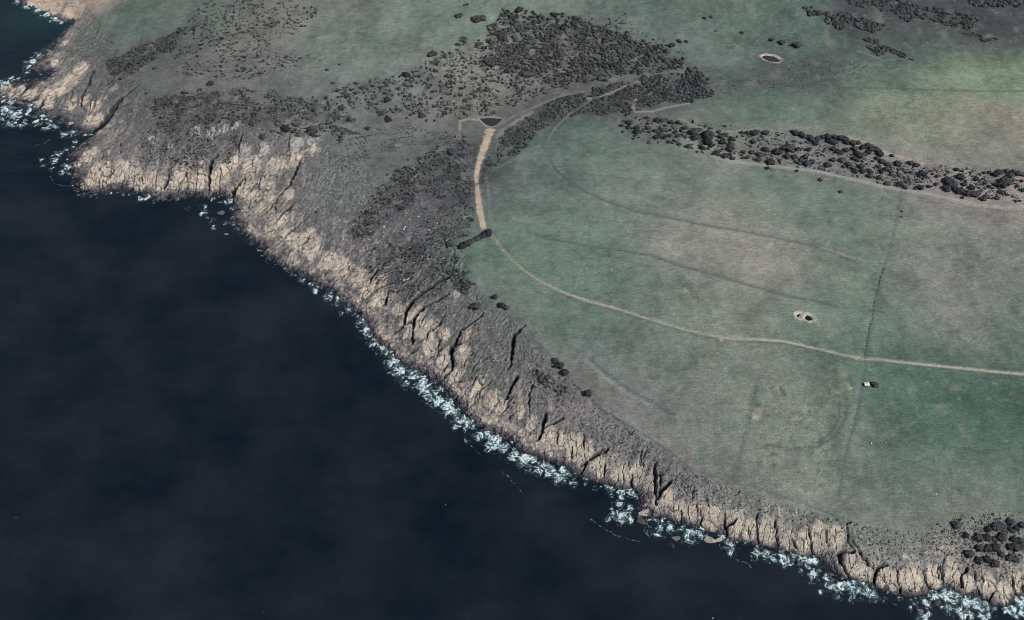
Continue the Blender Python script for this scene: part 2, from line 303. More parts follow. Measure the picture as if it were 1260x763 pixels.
STAINS = [([(932, 470), (926, 500), (918, 535), (908, 570), (903, 592)], 3.0, (84, 92, 88), .6), ([(1058, 470), (1050, 510), (1040, 545)], 2.0, (118, 124, 112), .5), ([(935, 418), (965, 420), (1000, 428)], 1.5, (168, 164, 148), .6), ([(1090, 444), (1180, 453), (1262, 461)], 1.3, (166, 162, 148), .6), ([(690, 359), (760, 380)], 1.2, (150, 146, 134), .5), ([(1012, 305), (1030, 311), (1045, 316), (1058, 322)], 1.2, (168, 158, 146), .75), ([(726, 440), (742, 456), (773, 479), (807, 497), (826, 509)], 1.9, (78, 90, 86), .85), ([(722, 444), (738, 459), (770, 483), (803, 500)], 1.5, (128, 132, 124), .7),
    ([(943, 547), (971, 553), (1006, 550), (1029, 536), (1040, 513), (1043, 499)], 1.7, (74, 84, 79), .8), ([(1032, 495), (1033, 513), (1022, 533), (1008, 545)], 1.5, (76, 86, 81), .8),
    ([(690, 408), (720, 418), (735, 428)], 1.5, (84, 94, 92), .6), ([(640, 345), (670, 362), (700, 374)], 2.2, (86, 96, 94), .6), ([(1035, 170), (1060, 180), (1083, 186), (1100, 192), (1117, 196), (1135, 203)], 3.5, (160, 146, 132), .8),
    ([(1045, 168), (1080, 182)], 3, (150, 138, 124), .7), ([(740, 500), (775, 524), (806, 544)], 3, (118, 128, 118), .6), ([(984, 190), (999, 198)], 1.2, (130, 138, 128), .7), ([(1084, 235), (1096, 244)], 1.2, (130, 138, 128), .7),
    ([(390, 47), (408, 46)], 2.5, (132, 138, 130), .6), ([(372, 12), (400, 18)], 3, (120, 110, 106), .6), ([(606, 208), (640, 192), (660, 180)], 2, (102, 108, 104), .7), ([(598, 212), (603, 250), (604, 282)], 1.6, (106, 114, 106), .7),
    ([(1056, 63), (1090, 75), (1118, 70), (1122, 78), (1116, 88)], 1.8, (104, 112, 108), .6), ([(1076, 96), (1120, 80)], 1.2, (106, 114, 110), .5), ([(940, 118), (1050, 108), (1260, 112)], 1.6, (74, 88, 82), .7), ([(860, 90), (935, 78), (960, 74), (1010, 64)], 3, (72, 90, 86), .6)]
FENCE_LINE = [(1110, 233), (1107, 250), (1101, 285), (1095, 310), (1088, 328), (1080, 365), (1073, 400), (1066, 438), (1065, 460), (1055, 510), (1045, 545), (1037, 580), (1032, 616)]
CLIFF_FENCE = [(646, 398), (660, 420), (690, 452), (722, 489), (750, 510), (790, 533), (825, 556), (850, 578), (905, 594), (950, 606), (1000, 624), (1040, 639)]
UPPER_FENCE = [(1135, 204), (1160, 207), (1200, 208), (1262, 208)]
DAMS = {   # water outline in photograph pixels, bank reach in metres, bank strength
    'near_dam_pool': ([(980, 387), (984, 385.5), (988, 387), (989, 390), (985, 391.5), (981, 390)], 4.5),
    'near_dam_second_pool': ([(990, 391), (993, 387.5), (997, 389), (1000, 393), (996, 394.5), (992, 393.5)], 4.5),
    'far_dam_pool': ([(937, 70), (942, 67.5), (952, 68.5), (960, 73), (957, 76.5), (948, 76), (941, 73.5)], 4.5),
    'gully_dam_pool': ([(589, 145), (603, 144.5), (618, 146), (612, 153), (606, 156), (598, 154)], 2.5),
    'small_dam_pool': ([(572, 268), (577, 266), (582, 269), (583, 273), (577, 273)], 2.0)}

# ------------------------------------------------------------------ ground relief and cover, one raster each
N_big = fbm(XX, YY, 90, 3, 1)
N_mid = fbm(XX, YY, 22, 3, 2)
N_sm = fbm(XX, YY, 5.0, 2, 3)
N_fi = fbm(XX, YY, 2.1, 2, 4)
DCW = DC + (np.where(XX > 60, 2.0, 3.6) * N_mid + .9 * N_sm) * sstep(70, 10, np.abs(DC))
shore = np.where(DC > -3, 1.0, sstep(-20, -3, DC))
heath = ((TT < 0.999) | (DC < 4)) & (DC > -25)
heath_f = np.clip(sstep(1.0, 0.9, TT), 0, 1) * (DC > -25)
tan_b = blob_raster([(b_[0], b_[1], b_[2] * 1.2) + tuple(b_[3:]) for b_ in TAN] + [(118, 212, 14), (128, 222, 12), (150, 205, 12), (165, 212, 12), (108, 226, 12), (310, 205, 16, .8), (340, 205, 16, .8), (365, 195, 14, .8), (290, 200, 12, .7), (250, 200, 10, .6), (385, 185, 10, .7), (330, 225, 14, .8), (355, 240, 12, .7), (380, 290, 12, .8), (515, 385, 12, .8), (530, 400, 12, .8), (548, 412, 10, .8), (470, 345, 10, .8), (575, 410, 9, .6)])
tan_b = np.maximum(tan_b, .46 * sstep(2, 8, DC) * sstep(30, 16, DC) * (XX > -420))
tan_b = np.maximum(tan_b, (.33 + .2 * N_big) * sstep(4, 14, DC) * sstep(.62, .30, TT) * (XX < 20))
tan_b = np.maximum(tan_b, .27 * sstep(2, 8, DC) * sstep(60, 25, DC))
pale_b = blob_raster(PALE)
green_b = blob_raster(GREENS)
rock = np.clip(sstep(.25, .7, np.maximum(tan_b, pale_b) + .35 * N_sm + .22 * N_mid + .2 * N_fi), 0, 1)
rock = np.maximum(rock, sstep(13, 7, DCW) * (DC > -25)).astype(np.float32)

H = BASE.copy()
H += np.where(DC > 0, (DCW - DC) * .3 * sstep(40, 0, DC), (DCW - DC) * .3)
H += (1 - heath_f) * (0.9 * N_big + 0.22 * N_sm * .6) * sstep(-5, 5, DC)
hm = heath_f * (1 - rock)
H += hm * (1.5 * N_mid + .75 * N_sm * (1 + 1.2 * N_mid) + .3 * N_fi * (1 + 1.5 * N_mid)) + rock * .10 * N_fi * (XX < 40)

# jointed rock: blocks in two joint frames
idx = np.nonzero(((rock > .02) | (heath_f > .3)) & (DC > -14) & (DC < 150))
px_, py_ = XX[idx], YY[idx]
wx = 2.0 * pn(px_ / 9, py_ / 9, 21); wy = 2.0 * pn(px_ / 9, py_ / 9, 22)
def joints(ang, sx, sy, seed):
    c, s = math.cos(ang), math.sin(ang)
    u = (px_ + wx) * c - (py_ + wy) * s; v = (px_ + wx) * s + (py_ + wy) * c
    return worley(u / sx, v / sy, seed)
angM = math.atan2(1.0, 1.45)
mid_w = ((px_ > -390) & (px_ < 25)) | (px_ < -640)
a1, a2, ai, adx, ady = joints(angM, 7.0, 17.0, 1)
b1, b2, bi, bdx, bdy = joints(-0.03, 7.5, 17.0, 2)
e1 = np.where(mid_w, a2 - a1, b2 - b1); bid = np.where(mid_w, ai, bi)
s1, s2, si, sdx, sdy = worley((px_ + wx) / 3.1, (py_ + wy) / 3.6, 5)
e2 = s2 - s1
rk = rock[idx]; dcl = DCW[idx]
bench = sstep(20, 6, dcl)
bdx = np.where(mid_w, adx, bdx); bdy = np.where(mid_w, ady, bdy)
calm = np.clip(1 - .85 * sstep(-20, 90, px_), .15, 1)
blockz = calm * (GX[bid] * bdx * 2.2 + GY[bid] * bdy * 2.0) + calm * (J1[bid] - .5) * 1.6 - 1.1 * sstep(.11, .02, e1) + bench * (.15 + .85 * calm) * ((J2[si] - .5) * 2.2 + 1.4 * (GX[si] * sdx + GY[si] * sdy) - 1.0 * sstep(.2, .03, e2)) + (1 - bench) * calm * ((J2[si] - .5) * .7)
tilt = 0.6 * fbm(px_, py_, 11, 3, 31)
ca_, sa_ = np.where(mid_w, math.cos(angM), 1.0), np.where(mid_w, math.sin(angM), 0.0)
run = pn((px_ * ca_ - py_ * sa_ + wx) / 6.5, (px_ * sa_ + py_ * ca_) / 30.0, 33)
rill = sstep(.25, 0, np.abs(run)) * sstep(0, .3, pn(px_ / 45, py_ / 45, 34) + .25)
H[idx] += (rk * (blockz + tilt) + (1 - rk) * ((J1[bid] - .5) * .25 - 1.1 * rill * mid_w)).astype(np.float32)
q_ = H / 2.4 + .8 * N_mid + .15 * N_sm; fr_ = q_ - np.floor(q_)
H += ((.5 + 1.0 * sstep(90, -20, XX)) * rock * sstep(45, 25, DC) * (sstep(.62, .95, fr_) - fr_)).astype(np.float32)
JOINT = np.zeros((NY, NX), np.float32); JOINT[idx] = rk * np.maximum(sstep(np.where(px_ < -250, .13, .08), .02, e1), .7 * bench * sstep(.16, .02, e2))
BLOCK = np.full((NY, NX), .5, np.float32); BLOCK[idx] = J2[bid] * .6 + J1[si] * .4

# clefts, gullies cut by run-off and the sea
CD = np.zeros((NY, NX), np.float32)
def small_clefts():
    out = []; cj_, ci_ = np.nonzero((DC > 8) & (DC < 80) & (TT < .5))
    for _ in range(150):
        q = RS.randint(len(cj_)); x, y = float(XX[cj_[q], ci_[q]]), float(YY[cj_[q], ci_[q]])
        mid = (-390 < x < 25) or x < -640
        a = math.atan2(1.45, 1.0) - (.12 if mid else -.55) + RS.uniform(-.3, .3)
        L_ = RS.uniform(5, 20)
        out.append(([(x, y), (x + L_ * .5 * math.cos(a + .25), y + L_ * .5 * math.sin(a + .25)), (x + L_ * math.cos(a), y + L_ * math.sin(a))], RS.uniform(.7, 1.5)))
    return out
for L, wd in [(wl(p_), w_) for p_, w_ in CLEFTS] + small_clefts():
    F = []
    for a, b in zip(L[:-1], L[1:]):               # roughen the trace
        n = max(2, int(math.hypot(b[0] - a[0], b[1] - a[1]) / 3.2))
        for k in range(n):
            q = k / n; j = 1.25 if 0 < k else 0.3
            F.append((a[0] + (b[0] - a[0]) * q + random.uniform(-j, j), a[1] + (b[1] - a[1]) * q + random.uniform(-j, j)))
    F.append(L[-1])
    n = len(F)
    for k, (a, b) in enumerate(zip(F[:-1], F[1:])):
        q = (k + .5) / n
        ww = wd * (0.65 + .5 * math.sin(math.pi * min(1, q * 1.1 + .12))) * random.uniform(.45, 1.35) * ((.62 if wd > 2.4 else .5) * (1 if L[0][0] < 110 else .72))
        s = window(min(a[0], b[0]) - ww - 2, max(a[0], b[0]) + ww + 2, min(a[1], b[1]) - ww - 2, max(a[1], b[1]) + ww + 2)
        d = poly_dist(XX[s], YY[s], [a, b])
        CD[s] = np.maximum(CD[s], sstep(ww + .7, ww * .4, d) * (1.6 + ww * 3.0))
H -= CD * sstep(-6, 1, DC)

# gully line of the creek, low banks along the tracks, dams
CREEK = wl([(865, 95), (800, 112), (740, 122), (690, 138), (650, 158), (615, 185), (596, 215), (560, 240), (520, 262), (480, 290)])
dcr = line_raster([CREEK], 26)
H -= 2.5 * sstep(26, 2, dcr) * (1 - .6 * heath_f)
track_lines = {k: wl(v[0]) for k, v in TRACKS.items()}
for nm in ('loop_track', 'contour_track', 'farm_track'):
    d = line_raster([track_lines[nm]], 9)
    H -= .45 * sstep(4.0, 1.0, d)
    off = [(x - .5, y + 4.5) for x, y in track_lines[nm]]
    H += .7 * sstep(4, .5, line_raster([off], 6)) * (nm != 'farm_track')
dam_info = {}
bank_m = np.zeros((NY, NX), np.float32)
for nm, (pts, reach) in DAMS.items():
    P = np.array(wl(pts))
    z = float(np.mean(samp(BASE, P[:, 0], P[:, 1]))) - .2
    s = window(P[:, 0].min() - 14, P[:, 0].max() + 14, P[:, 1].min() - 14, P[:, 1].max() + 14)
    d = poly_dist(XX[s], YY[s], P, True); ins = inside(XX[s], YY[s], P); d = np.where(ins, -d, d) + .6 * N_sm[s]
    k = sstep(12, 3, d)
    Hs = H[s] * (1 - k) + (z + .35) * k
    Hs = Hs + .9 * np.exp(-((d - reach * .8) / 2.0) ** 2) - 2.2 * sstep(1.2, -2.0, d)
    H[s] = Hs
    bank_m[s] = np.maximum(bank_m[s], sstep(reach + 1.5, reach * .5, d + 2.0 * N_sm[s] + 1.6 * N_fi[s]) * (.9 if reach > 3 else (.28 if reach > 2.2 else .12)))
    dam_info[nm] = (P, z)

# land cover colours
def srgb_cover(R, G, B):
    return np.stack([np.broadcast_to(np.float32(v), (NY, NX)) for v in lin((R, G, B))], -1)
_pw = np.array([wl([(p[0], p[1])])[0] for p in PALETTE]); _pc = lin(np.array([p[2:] for p in PALETTE], float))
_num = np.zeros(_gx.shape + (3,)); _den = np.zeros(_gx.shape)
for (cx, cy), c in zip(_pw, _pc):
    g = np.exp(-((_gx - cx) ** 2 + (_gy - cy) ** 2) / (2 * 40.0 ** 2)) + 1e-5 / (1 + ((_gx - cx) ** 2 + (_gy - cy) ** 2) / 1e4)
    _num += g[..., None] * c; _den += g
ALB = np.stack([up(_num[..., k] / _den) for k in range(3)], -1)
_lum = ALB @ np.float32([.25, .6, .15])
_mean = np.float32(lin((97, 106, 101)))
ALB = np.clip(_mean + 1.22 * (ALB - _mean), .02, .5)
ALB = _lum[..., None] * .27 + ALB * .73
_pl = sstep(.97, 1.0, TT)[..., None]
ALB *= np.float32([1.03, 1.01, .915]) * _pl + np.float32([1.0, .99, .935]) * (1 - _pl)
ALB *= (1 + .06 * sstep(1.0, .93, TT))[..., None] * np.float32([1.0, 1.0, .99])
GAIN = 1.06                                        # cover tones are read off the photograph; this brings them to reflectance
def mix(mask, rgb):
    global ALB
    m = np.clip(mask, 0, 1)[..., None].astype(np.float32)
    ALB = ALB * (1 - m) + np.float32(lin(rgb)) * m
# grass: greener and drier patches, streaks along the slope
patch = fbm(XX + 30 * N_big, YY, 55, 4, 41)
field_f = (1 - heath_f)
ALB *= (1 + field_f * (.50 * patch + .34 * fbm(XX, YY, 12, 3, 57)))[..., None]
mix(field_f * .35 * sstep(.12, .5, fbm(XX, YY, 30, 4, 43)), (128, 128, 116))
mix(field_f * .35 * sstep(.15, .5, fbm(XX, YY, 40, 4, 47)), (74, 98, 86))
mix(field_f * .5 * sstep(.35, .6, fbm(XX, YY, 7, 3, 49)), (132, 136, 124))
mix(field_f * .4 * sstep(.35, .6, fbm(XX, YY, 6, 3, 50)), (72, 84, 80))
streak = fbm(XX + .25 * YY, YY * 3.2, 14, 3, 51)
ALB *= (1 + .14 * field_f * streak)[..., None]
rough_b = blob_raster([(960, 480, 22), (990, 510, 24), (1020, 490, 22), (960, 530, 24), (1010, 545, 24), (950, 565, 20), (930, 500, 18), (1000, 580, 22), (920, 540, 14), (1035, 460, 14), (900, 470, 18, .7), (870, 450, 16, .6)])
mix(rough_b * .85 * sstep(.0, .35, fbm(XX, YY, 9, 4, 52)), (124, 128, 106))
mix(rough_b * .9 * sstep(.05, .35, fbm(XX, YY, 8, 4, 53)), (72, 82, 76))
yel_b = blob_raster([(1200, 92, 30), (1250, 95, 26), (1150, 100, 22), (1120, 130, 26), (1170, 135, 30), (1220, 130, 24), (1080, 140, 20), (1090, 112, 18, .6)])
mix(yel_b * .6 * sstep(-.05, .4, fbm(XX, YY * 1.8, 16, 4, 54)), (132, 138, 114))
left_b = blob_raster([(610, 315, 18), (650, 330, 20), (640, 300, 20), (690, 320, 22), (630, 350, 18), (670, 380, 20), (700, 400, 18), (730, 345, 20), (605, 335, 14)])
mix(left_b * .45 * sstep(-.2, .4, fbm(XX, YY, 25, 3, 55)), (86, 108, 94))
bare_b = blob_raster([(850, 310, 30), (900, 300, 30), (940, 315, 26), (930, 335, 24), (880, 265, 26), (820, 295, 20), (970, 330, 18), (1180, 390, 18), (1150, 345, 18), (780, 215, 20, .6), (820, 225, 18, .6)])
mix(bare_b * .55 * sstep(-.3, .35, fbm(XX, YY, 18, 4, 56)), (134, 130, 120))
# animal trails across the grass
def trails():
    out = []
    for _ in range(46):
        px, py = random.uniform(640, 1250), random.uniform(180, 600)
        if py > 300 + (px - 640) * .75: continue
        a = random.gauss(.12, .5); L = []
        for _k in range(random.randint(4, 9)):
            L.append((px, py)); px += 13 * math.cos(a); py += 9 * math.sin(a); a += random.gauss(0, .22)
        out.append(wl(L))
    return out
_tr = trails()
mix(field_f * .34 * sstep(2.0, .5, line_raster(_tr[::2], 7) + 1.3 * N_sm + .5), (128, 130, 120))
mix(field_f * .34 * sstep(2.0, .5, line_raster(_tr[1::2], 7) + 1.3 * N_sm + .5), (76, 86, 81))
# heath: mottled
ALB *= np.clip(1 + heath_f * (.42 * N_sm + .25 * N_mid + .75 * N_fi), .3, 2)[..., None]
mix(hm * .45 * sstep(.15, .45, fbm(XX, YY, 4, 2, 61)), (62, 64, 68))
mix(hm * .35 * sstep(.2, .5, fbm(XX, YY, 5, 2, 62)), (142, 134, 128))
mix(hm * .5 * sstep(.2, .55, green_b + .2 * N_sm), (82, 96, 84))
mix(hm * .6 * sstep(.05, .4, fbm(XX, YY, 24, 4, 91)), (82, 89, 79))
mix(hm * .45 * sstep(.08, .4, fbm(XX, YY, 19, 4, 92)), (122, 115, 106))
out_m = sstep(.04, .34, fbm(XX, YY, 13, 4, 63) + .25 * N_fi) * hm * sstep(.85, .5, TT) * sstep(4, 12, DC)
mix(out_m * .5, (146, 138, 128))
mix(hm * .5 * sstep(.1, .45, fbm(XX, YY, 16, 4, 64)) * sstep(1, .8, TT), (76, 77, 80))
# rock
tan_m = sstep(.24, .74, tan_b + .30 * N_sm + .30 * N_mid + .10 * N_fi) * sstep(-2, 1, H)
tan_c = .86
mix(tan_m * tan_c, (180, 167, 150))
mix(tan_m * .5 * sstep(.55, .8, BLOCK), (166, 159, 149))
mix(tan_m * .45 * sstep(.45, .2, BLOCK), (188, 172, 152))
mix(tan_m * .35 * sstep(.1, .5, fbm(XX, YY, 9, 3, 71)), (158, 138, 124))
mix(tan_m * .5 * sstep(.2, .5, fbm(XX, YY, 3.5, 2, 72)), (110, 102, 98))
pale_m = sstep(.3, .62, pale_b + .4 * N_sm + .1 * N_mid)
mix(pale_m * .7, (160, 157, 148))
bare = np.clip(rock - tan_m - pale_m, 0, 1)
mix(bare * .8, (118, 110, 110))
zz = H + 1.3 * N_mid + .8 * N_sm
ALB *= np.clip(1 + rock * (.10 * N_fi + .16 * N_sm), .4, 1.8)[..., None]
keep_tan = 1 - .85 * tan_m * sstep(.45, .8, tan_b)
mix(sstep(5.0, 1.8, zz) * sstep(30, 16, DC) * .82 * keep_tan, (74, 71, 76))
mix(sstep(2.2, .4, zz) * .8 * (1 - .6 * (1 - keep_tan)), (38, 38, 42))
mix(np.clip(JOINT * .8, 0, 1), (48, 46, 48))
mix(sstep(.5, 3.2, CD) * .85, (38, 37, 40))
# beach at the far cove
beach = blob_raster([(70, 8, 10), (88, 10, 10), (98, 14, 8), (45, 0, 12), (20, -12, 14), (60, 0, 14)])
mix(sstep(.25, .5, beach) * (DC > 1.5), (176, 158, 140))
# banks, stains, verges, painted shade of the track banks
mix(bank_m * (.78 + .6 * N_fi), (178, 168, 148))
for pts, wd, c, a in STAINS:
    d = line_raster([wl(pts)], 9)
    mix(a * sstep(wd + 1.2, wd * .4, d + 1.5 * N_sm), c)
for nm, (pts, c, a) in TRACKS.items():
    d = line_raster([track_lines[nm]], 16)
    wd = mpp(pts[len(pts) // 2][0], pts[len(pts) // 2][1]) * pts[len(pts) // 2][2] * .5
    mix(.45 * sstep(wd + 2.6, wd, d + 1.5 * N_sm), c)
    if nm in ('loop_track', 'contour_track', 'farm_track'):
        off = [(x + .8, y - 3.2) for x, y in track_lines[nm]]
        mix(.5 * sstep(3.2, .8, line_raster([off], 6) + N_sm), (76, 86, 82))  # shade of the low track bank, painted as a dark line on the ground
for pts, wd in ((FENCE_LINE, 2.2), (CLIFF_FENCE, 1.4), (UPPER_FENCE, 1.6)):
    d = line_raster([wl(pts)], 8)
    mix(.5 * sstep(wd + 1, .5, d + N_sm), (76, 84, 82))
mix(.6 * sstep(.3, .7, blob_raster([(930, 513, 5), (1046, 477, 3), (1055, 441, 8, .5), (843, 357, 4), (888, 417, 3)]) + .3 * N_sm), (172, 160, 142))
mix(.5 * sstep(.3, .7, blob_raster([(1025, 442, 10, .8), (1010, 438, 8, .8), (1015, 455, 7), (1076, 340, 8), (835, 345, 9), (846, 352, 9), (900, 92, 12, .6)]) + .3 * N_sm), (70, 84, 80))
SCRUB_GROUND = [[(620, 15), (700, 20), (760, 40), (830, 62), (842, 78), (800, 92), (760, 92), (700, 104), (640, 96), (598, 72), (600, 35)], [(622, 158), (700, 120), (790, 96), (862, 84), (880, 120), (800, 131), (770, 141), (700, 140), (676, 150), (650, 178), (608, 203)],
    [(180, 122), (300, 108), (420, 128), (440, 150), (300, 152), (200, 165)], [(136, 75), (232, 32), (215, 62), (170, 88), (132, 105)], [(562, 165), (602, 190), (586, 240), (520, 242), (462, 284), (438, 300), (430, 272), (500, 205)], [(985, 9), (1000, 11), (1062, 24), (1098, 35), (1075, 38), (1020, 30)], [(1035, 0), (1105, 0), (1190, 18), (1200, 33), (1165, 32), (1110, 20)]]
_w1 = 12 * N_mid + 4 * N_sm; _w2 = 12 * fbm(XX, YY, 22, 3, 66)
for pg in SCRUB_GROUND:
    A = np.array(wl(pg)); sw = window(A[:, 0].min() - 14, A[:, 0].max() + 14, A[:, 1].min() - 14, A[:, 1].max() + 14)
    mm_ = np.zeros((NY, NX), np.float32); mm_[sw] = inside(XX[sw] + _w1[sw], YY[sw] + _w2[sw], A)
    mix(mm_ * .8 * sstep(-.2, .3, fbm(XX, YY, 18, 4, 67)), (62, 62, 63))
    mix(mm_ * .35 * sstep(.1, .45, fbm(XX, YY, 9, 3, 68)), (122, 118, 112))
ALB = np.clip(ALB * GAIN, .004, .85)

def hz(x, y):
    return samp(H, x, y)

# ------------------------------------------------------------------ materials
def new_mat(name):
    m = bpy.data.materials.new(name); m.use_nodes = True
    n = m.node_tree.nodes; l = m.node_tree.links
    return m, n, l, n["Principled BSDF"]

def grain_mat(name, color=None, attr=None, scales=((0.9, .5),), bump=0.4, bscale=1.2, rough=.95, spec=.15, objrand=0.0, streak=0):
    m, n, l, b = new_mat(name)
    geo = n.new("ShaderNodeNewGeometry")
    if attr:
        src = n.new("ShaderNodeAttribute"); src.attribute_name = attr; out = src.outputs["Color"]
    else:
        src = n.new("ShaderNodeRGB"); src.outputs[0].default_value = (*color, 1); out = src.outputs[0]
    if objrand:
        oi = n.new("ShaderNodeObjectInfo")
        mr = n.new("ShaderNodeMapRange"); mr.inputs[3].default_value = 1 - objrand; mr.inputs[4].default_value = 1 + objrand
        l.new(oi.outputs["Random"], mr.inputs[0])
        mm = n.new("ShaderNodeMix"); mm.data_type = 'RGBA'; mm.blend_type = 'MULTIPLY'; mm.inputs[0].default_value = 1
        l.new(out, mm.inputs[6]); l.new(mr.outputs[0], mm.inputs[7]); out = mm.outputs[2]
    for sc_, amt in scales:
        t = n.new("ShaderNodeTexNoise"); t.inputs["Scale"].default_value = sc_; t.inputs["Detail"].default_value = 3; t.inputs["Roughness"].default_value = .65
        l.new(geo.outputs["Position"], t.inputs["Vector"])
        mr = n.new("ShaderNodeMapRange"); mr.inputs[1].default_value = .25; mr.inputs[2].default_value = .75
        mr.inputs[3].default_value = 1 - amt; mr.inputs[4].default_value = 1 + amt
        l.new(t.outputs["Fac"], mr.inputs[0])
        mm = n.new("ShaderNodeMix"); mm.data_type = 'RGBA'; mm.blend_type = 'MULTIPLY'; mm.inputs[0].default_value = 1
        l.new(out, mm.inputs[6]); l.new(mr.outputs[0], mm.inputs[7]); out = mm.outputs[2]
    if streak:
        mp = n.new("ShaderNodeMapping"); mp.inputs["Rotation"].default_value = (0, 0, .12); mp.inputs["Scale"].default_value = (.09, .5, .3)
        l.new(geo.outputs["Position"], mp.inputs["Vector"])
        t = n.new("ShaderNodeTexNoise"); t.inputs["Scale"].default_value = 1; t.inputs["Detail"].default_value = 4; t.inputs["Roughness"].default_value = .7
        l.new(mp.outputs[0], t.inputs["Vector"])
        mr = n.new("ShaderNodeMapRange"); mr.inputs[1].default_value = .25; mr.inputs[2].default_value = .75
        mr.inputs[3].default_value = 1 - streak; mr.inputs[4].default_value = 1 + streak
        l.new(t.outputs["Fac"], mr.inputs[0])
        mm = n.new("ShaderNodeMix"); mm.data_type = 'RGBA'; mm.blend_type = 'MULTIPLY'; mm.inputs[0].default_value = 1
        l.new(out, mm.inputs[6]); l.new(mr.outputs[0], mm.inputs[7]); out = mm.outputs[2]
    l.new(out, b.inputs["Base Color"])
    b.inputs["Roughness"].default_value = rough
    b.inputs["Specular IOR Level"].default_value = spec
    if bump:
        t = n.new("ShaderNodeTexNoise"); t.inputs["Scale"].default_value = bscale; t.inputs["Detail"].default_value = 4
        l.new(geo.outputs["Position"], t.inputs["Vector"])
        bp = n.new("ShaderNodeBump"); bp.inputs["Strength"].default_value = 1.0; bp.inputs["Distance"].default_value = bump
        l.new(t.outputs["Fac"], bp.inputs["Height"]); l.new(bp.outputs[0], b.inputs["Normal"])
    return m

M_ground = grain_mat("ground_cover", attr="cover", scales=((.7, .42), (.2, .2)), bump=.45, bscale=.8, streak=.22)
M_track = grain_mat("dirt_track", attr="tint", scales=((.8, .25), (.2, .15)), bump=.12, bscale=1.5)
M_rock = grain_mat("shore_rock", color=tuple(lin((84, 80, 81))), scales=((.7, .35), (.2, .3)), bump=.3, bscale=1.5, rough=.8, spec=.3, objrand=.45)
M_tanrock = grain_mat("tan_rock", color=tuple(lin((150, 142, 130))), scales=((.7, .3), (.2, .2)), bump=.3, bscale=1.5, objrand=.2)
M_palerock = grain_mat("pale_rock", color=tuple(lin((182, 180, 172))), scales=((.7, .25),), bump=.25, bscale=1.5, objrand=.15)
M_leaf_grey = grain_mat("grey_foliage", color=(.050, .052, .053), scales=((1.1, .4),), bump=.3, bscale=2.0, objrand=.42, spec=.1)
M_leaf_green = grain_mat("green_foliage", color=(.043, .057, .049), scales=((1.1, .4),), bump=.3, bscale=2.0, objrand=.2, spec=.1)
M_scrub = grain_mat("scrub_foliage", attr="tint", scales=((1.1, .35),), bump=.3, bscale=2.0, spec=.1)
M_bark = grain_mat("bark", color=(.09, .075, .062), scales=((3, .3),), bump=.05, bscale=6)
M_post = grain_mat("weathered_post", color=(.2, .18, .16), scales=((5, .3),), bump=.02, bscale=8)
M_wire = grain_mat("fence_wire", color=(.25, .25, .26), scales=((5, .2),), bump=0, rough=.5, spec=.5)
M_roof = grain_mat("pale_iron_roof", color=(.5, .52, .51), scales=((1.5, .12),), bump=.02, bscale=6, rough=.55, spec=.4)
M_wall = grain_mat("shed_cladding", color=(.34, .34, .32), scales=((2, .2),), bump=.02, bscale=6, rough=.7)
M_door = grain_mat("shed_door", color=(.12, .11, .10), scales=((2, .2),), bump=.02, bscale=6, rough=.7)

def pond_mat(name, c):
    m = grain_mat(name, color=tuple(lin(c)), scales=((.3, .2),), bump=.01, bscale=2, rough=.25, spec=.35)
    return m
M_pond_dark = pond_mat("dark_pond_water", (26, 25, 30))
M_pond_mud = pond_mat("muddy_pond_water", (52, 47, 51))

# sea
m, n, l, b = new_mat("sea_water")
geo = n.new("ShaderNodeNewGeometry")
sh = n.new("ShaderNodeAttribute"); sh.attribute_name = "shoal"
t1 = n.new("ShaderNodeTexNoise"); t1.inputs["Scale"].default_value = .0075; t1.inputs["Detail"].default_value = 5; t1.inputs["Roughness"].default_value = .6
l.new(geo.outputs["Position"], t1.inputs["Vector"])
cr = n.new("ShaderNodeValToRGB")
cr.color_ramp.elements[0].position = .35; cr.color_ramp.elements[0].color = (.0040, .0076, .0128, 1)
cr.color_ramp.elements[1].position = .68; cr.color_ramp.elements[1].color = (.0140, .0186, .0255, 1)
l.new(t1.outputs["Fac"], cr.inputs[0])
mx = n.new("ShaderNodeMix"); mx.data_type = 'RGBA'
mpS = n.new("ShaderNodeMapping"); mpS.inputs["Rotation"].default_value = (0, 0, .7); mpS.inputs["Scale"].default_value = (.012, .05, 1)
l.new(geo.outputs["Position"], mpS.inputs["Vector"])
tS = n.new("ShaderNodeTexNoise"); tS.inputs["Scale"].default_value = 1; tS.inputs["Detail"].default_value = 6; tS.inputs["Roughness"].default_value = .7
l.new(mpS.outputs[0], tS.inputs["Vector"])
mrS = n.new("ShaderNodeMapRange"); mrS.inputs[1].default_value = .3; mrS.inputs[2].default_value = .7; mrS.inputs[3].default_value = .90; mrS.inputs[4].default_value = 1.10
l.new(tS.outputs["Fac"], mrS.inputs[0])
mmS = n.new("ShaderNodeMix"); mmS.data_type = 'RGBA'; mmS.blend_type = 'MULTIPLY'; mmS.inputs[0].default_value = 1  # light and dark of the swell painted into the water colour as faint streaks
l.new(cr.outputs[0], mmS.inputs[6]); l.new(mrS.outputs[0], mmS.inputs[7])
l.new(sh.outputs["Fac"], mx.inputs[0]); l.new(mmS.outputs[2], mx.inputs[6]); mx.inputs[7].default_value = (.012, .027, .028, 1)
l.new(mx.outputs[2], b.inputs["Base Color"])
b.inputs["Roughness"].default_value = .28
b.inputs["IOR"].default_value = 1.33
b.inputs["Specular IOR Level"].default_value = .2
prev = None
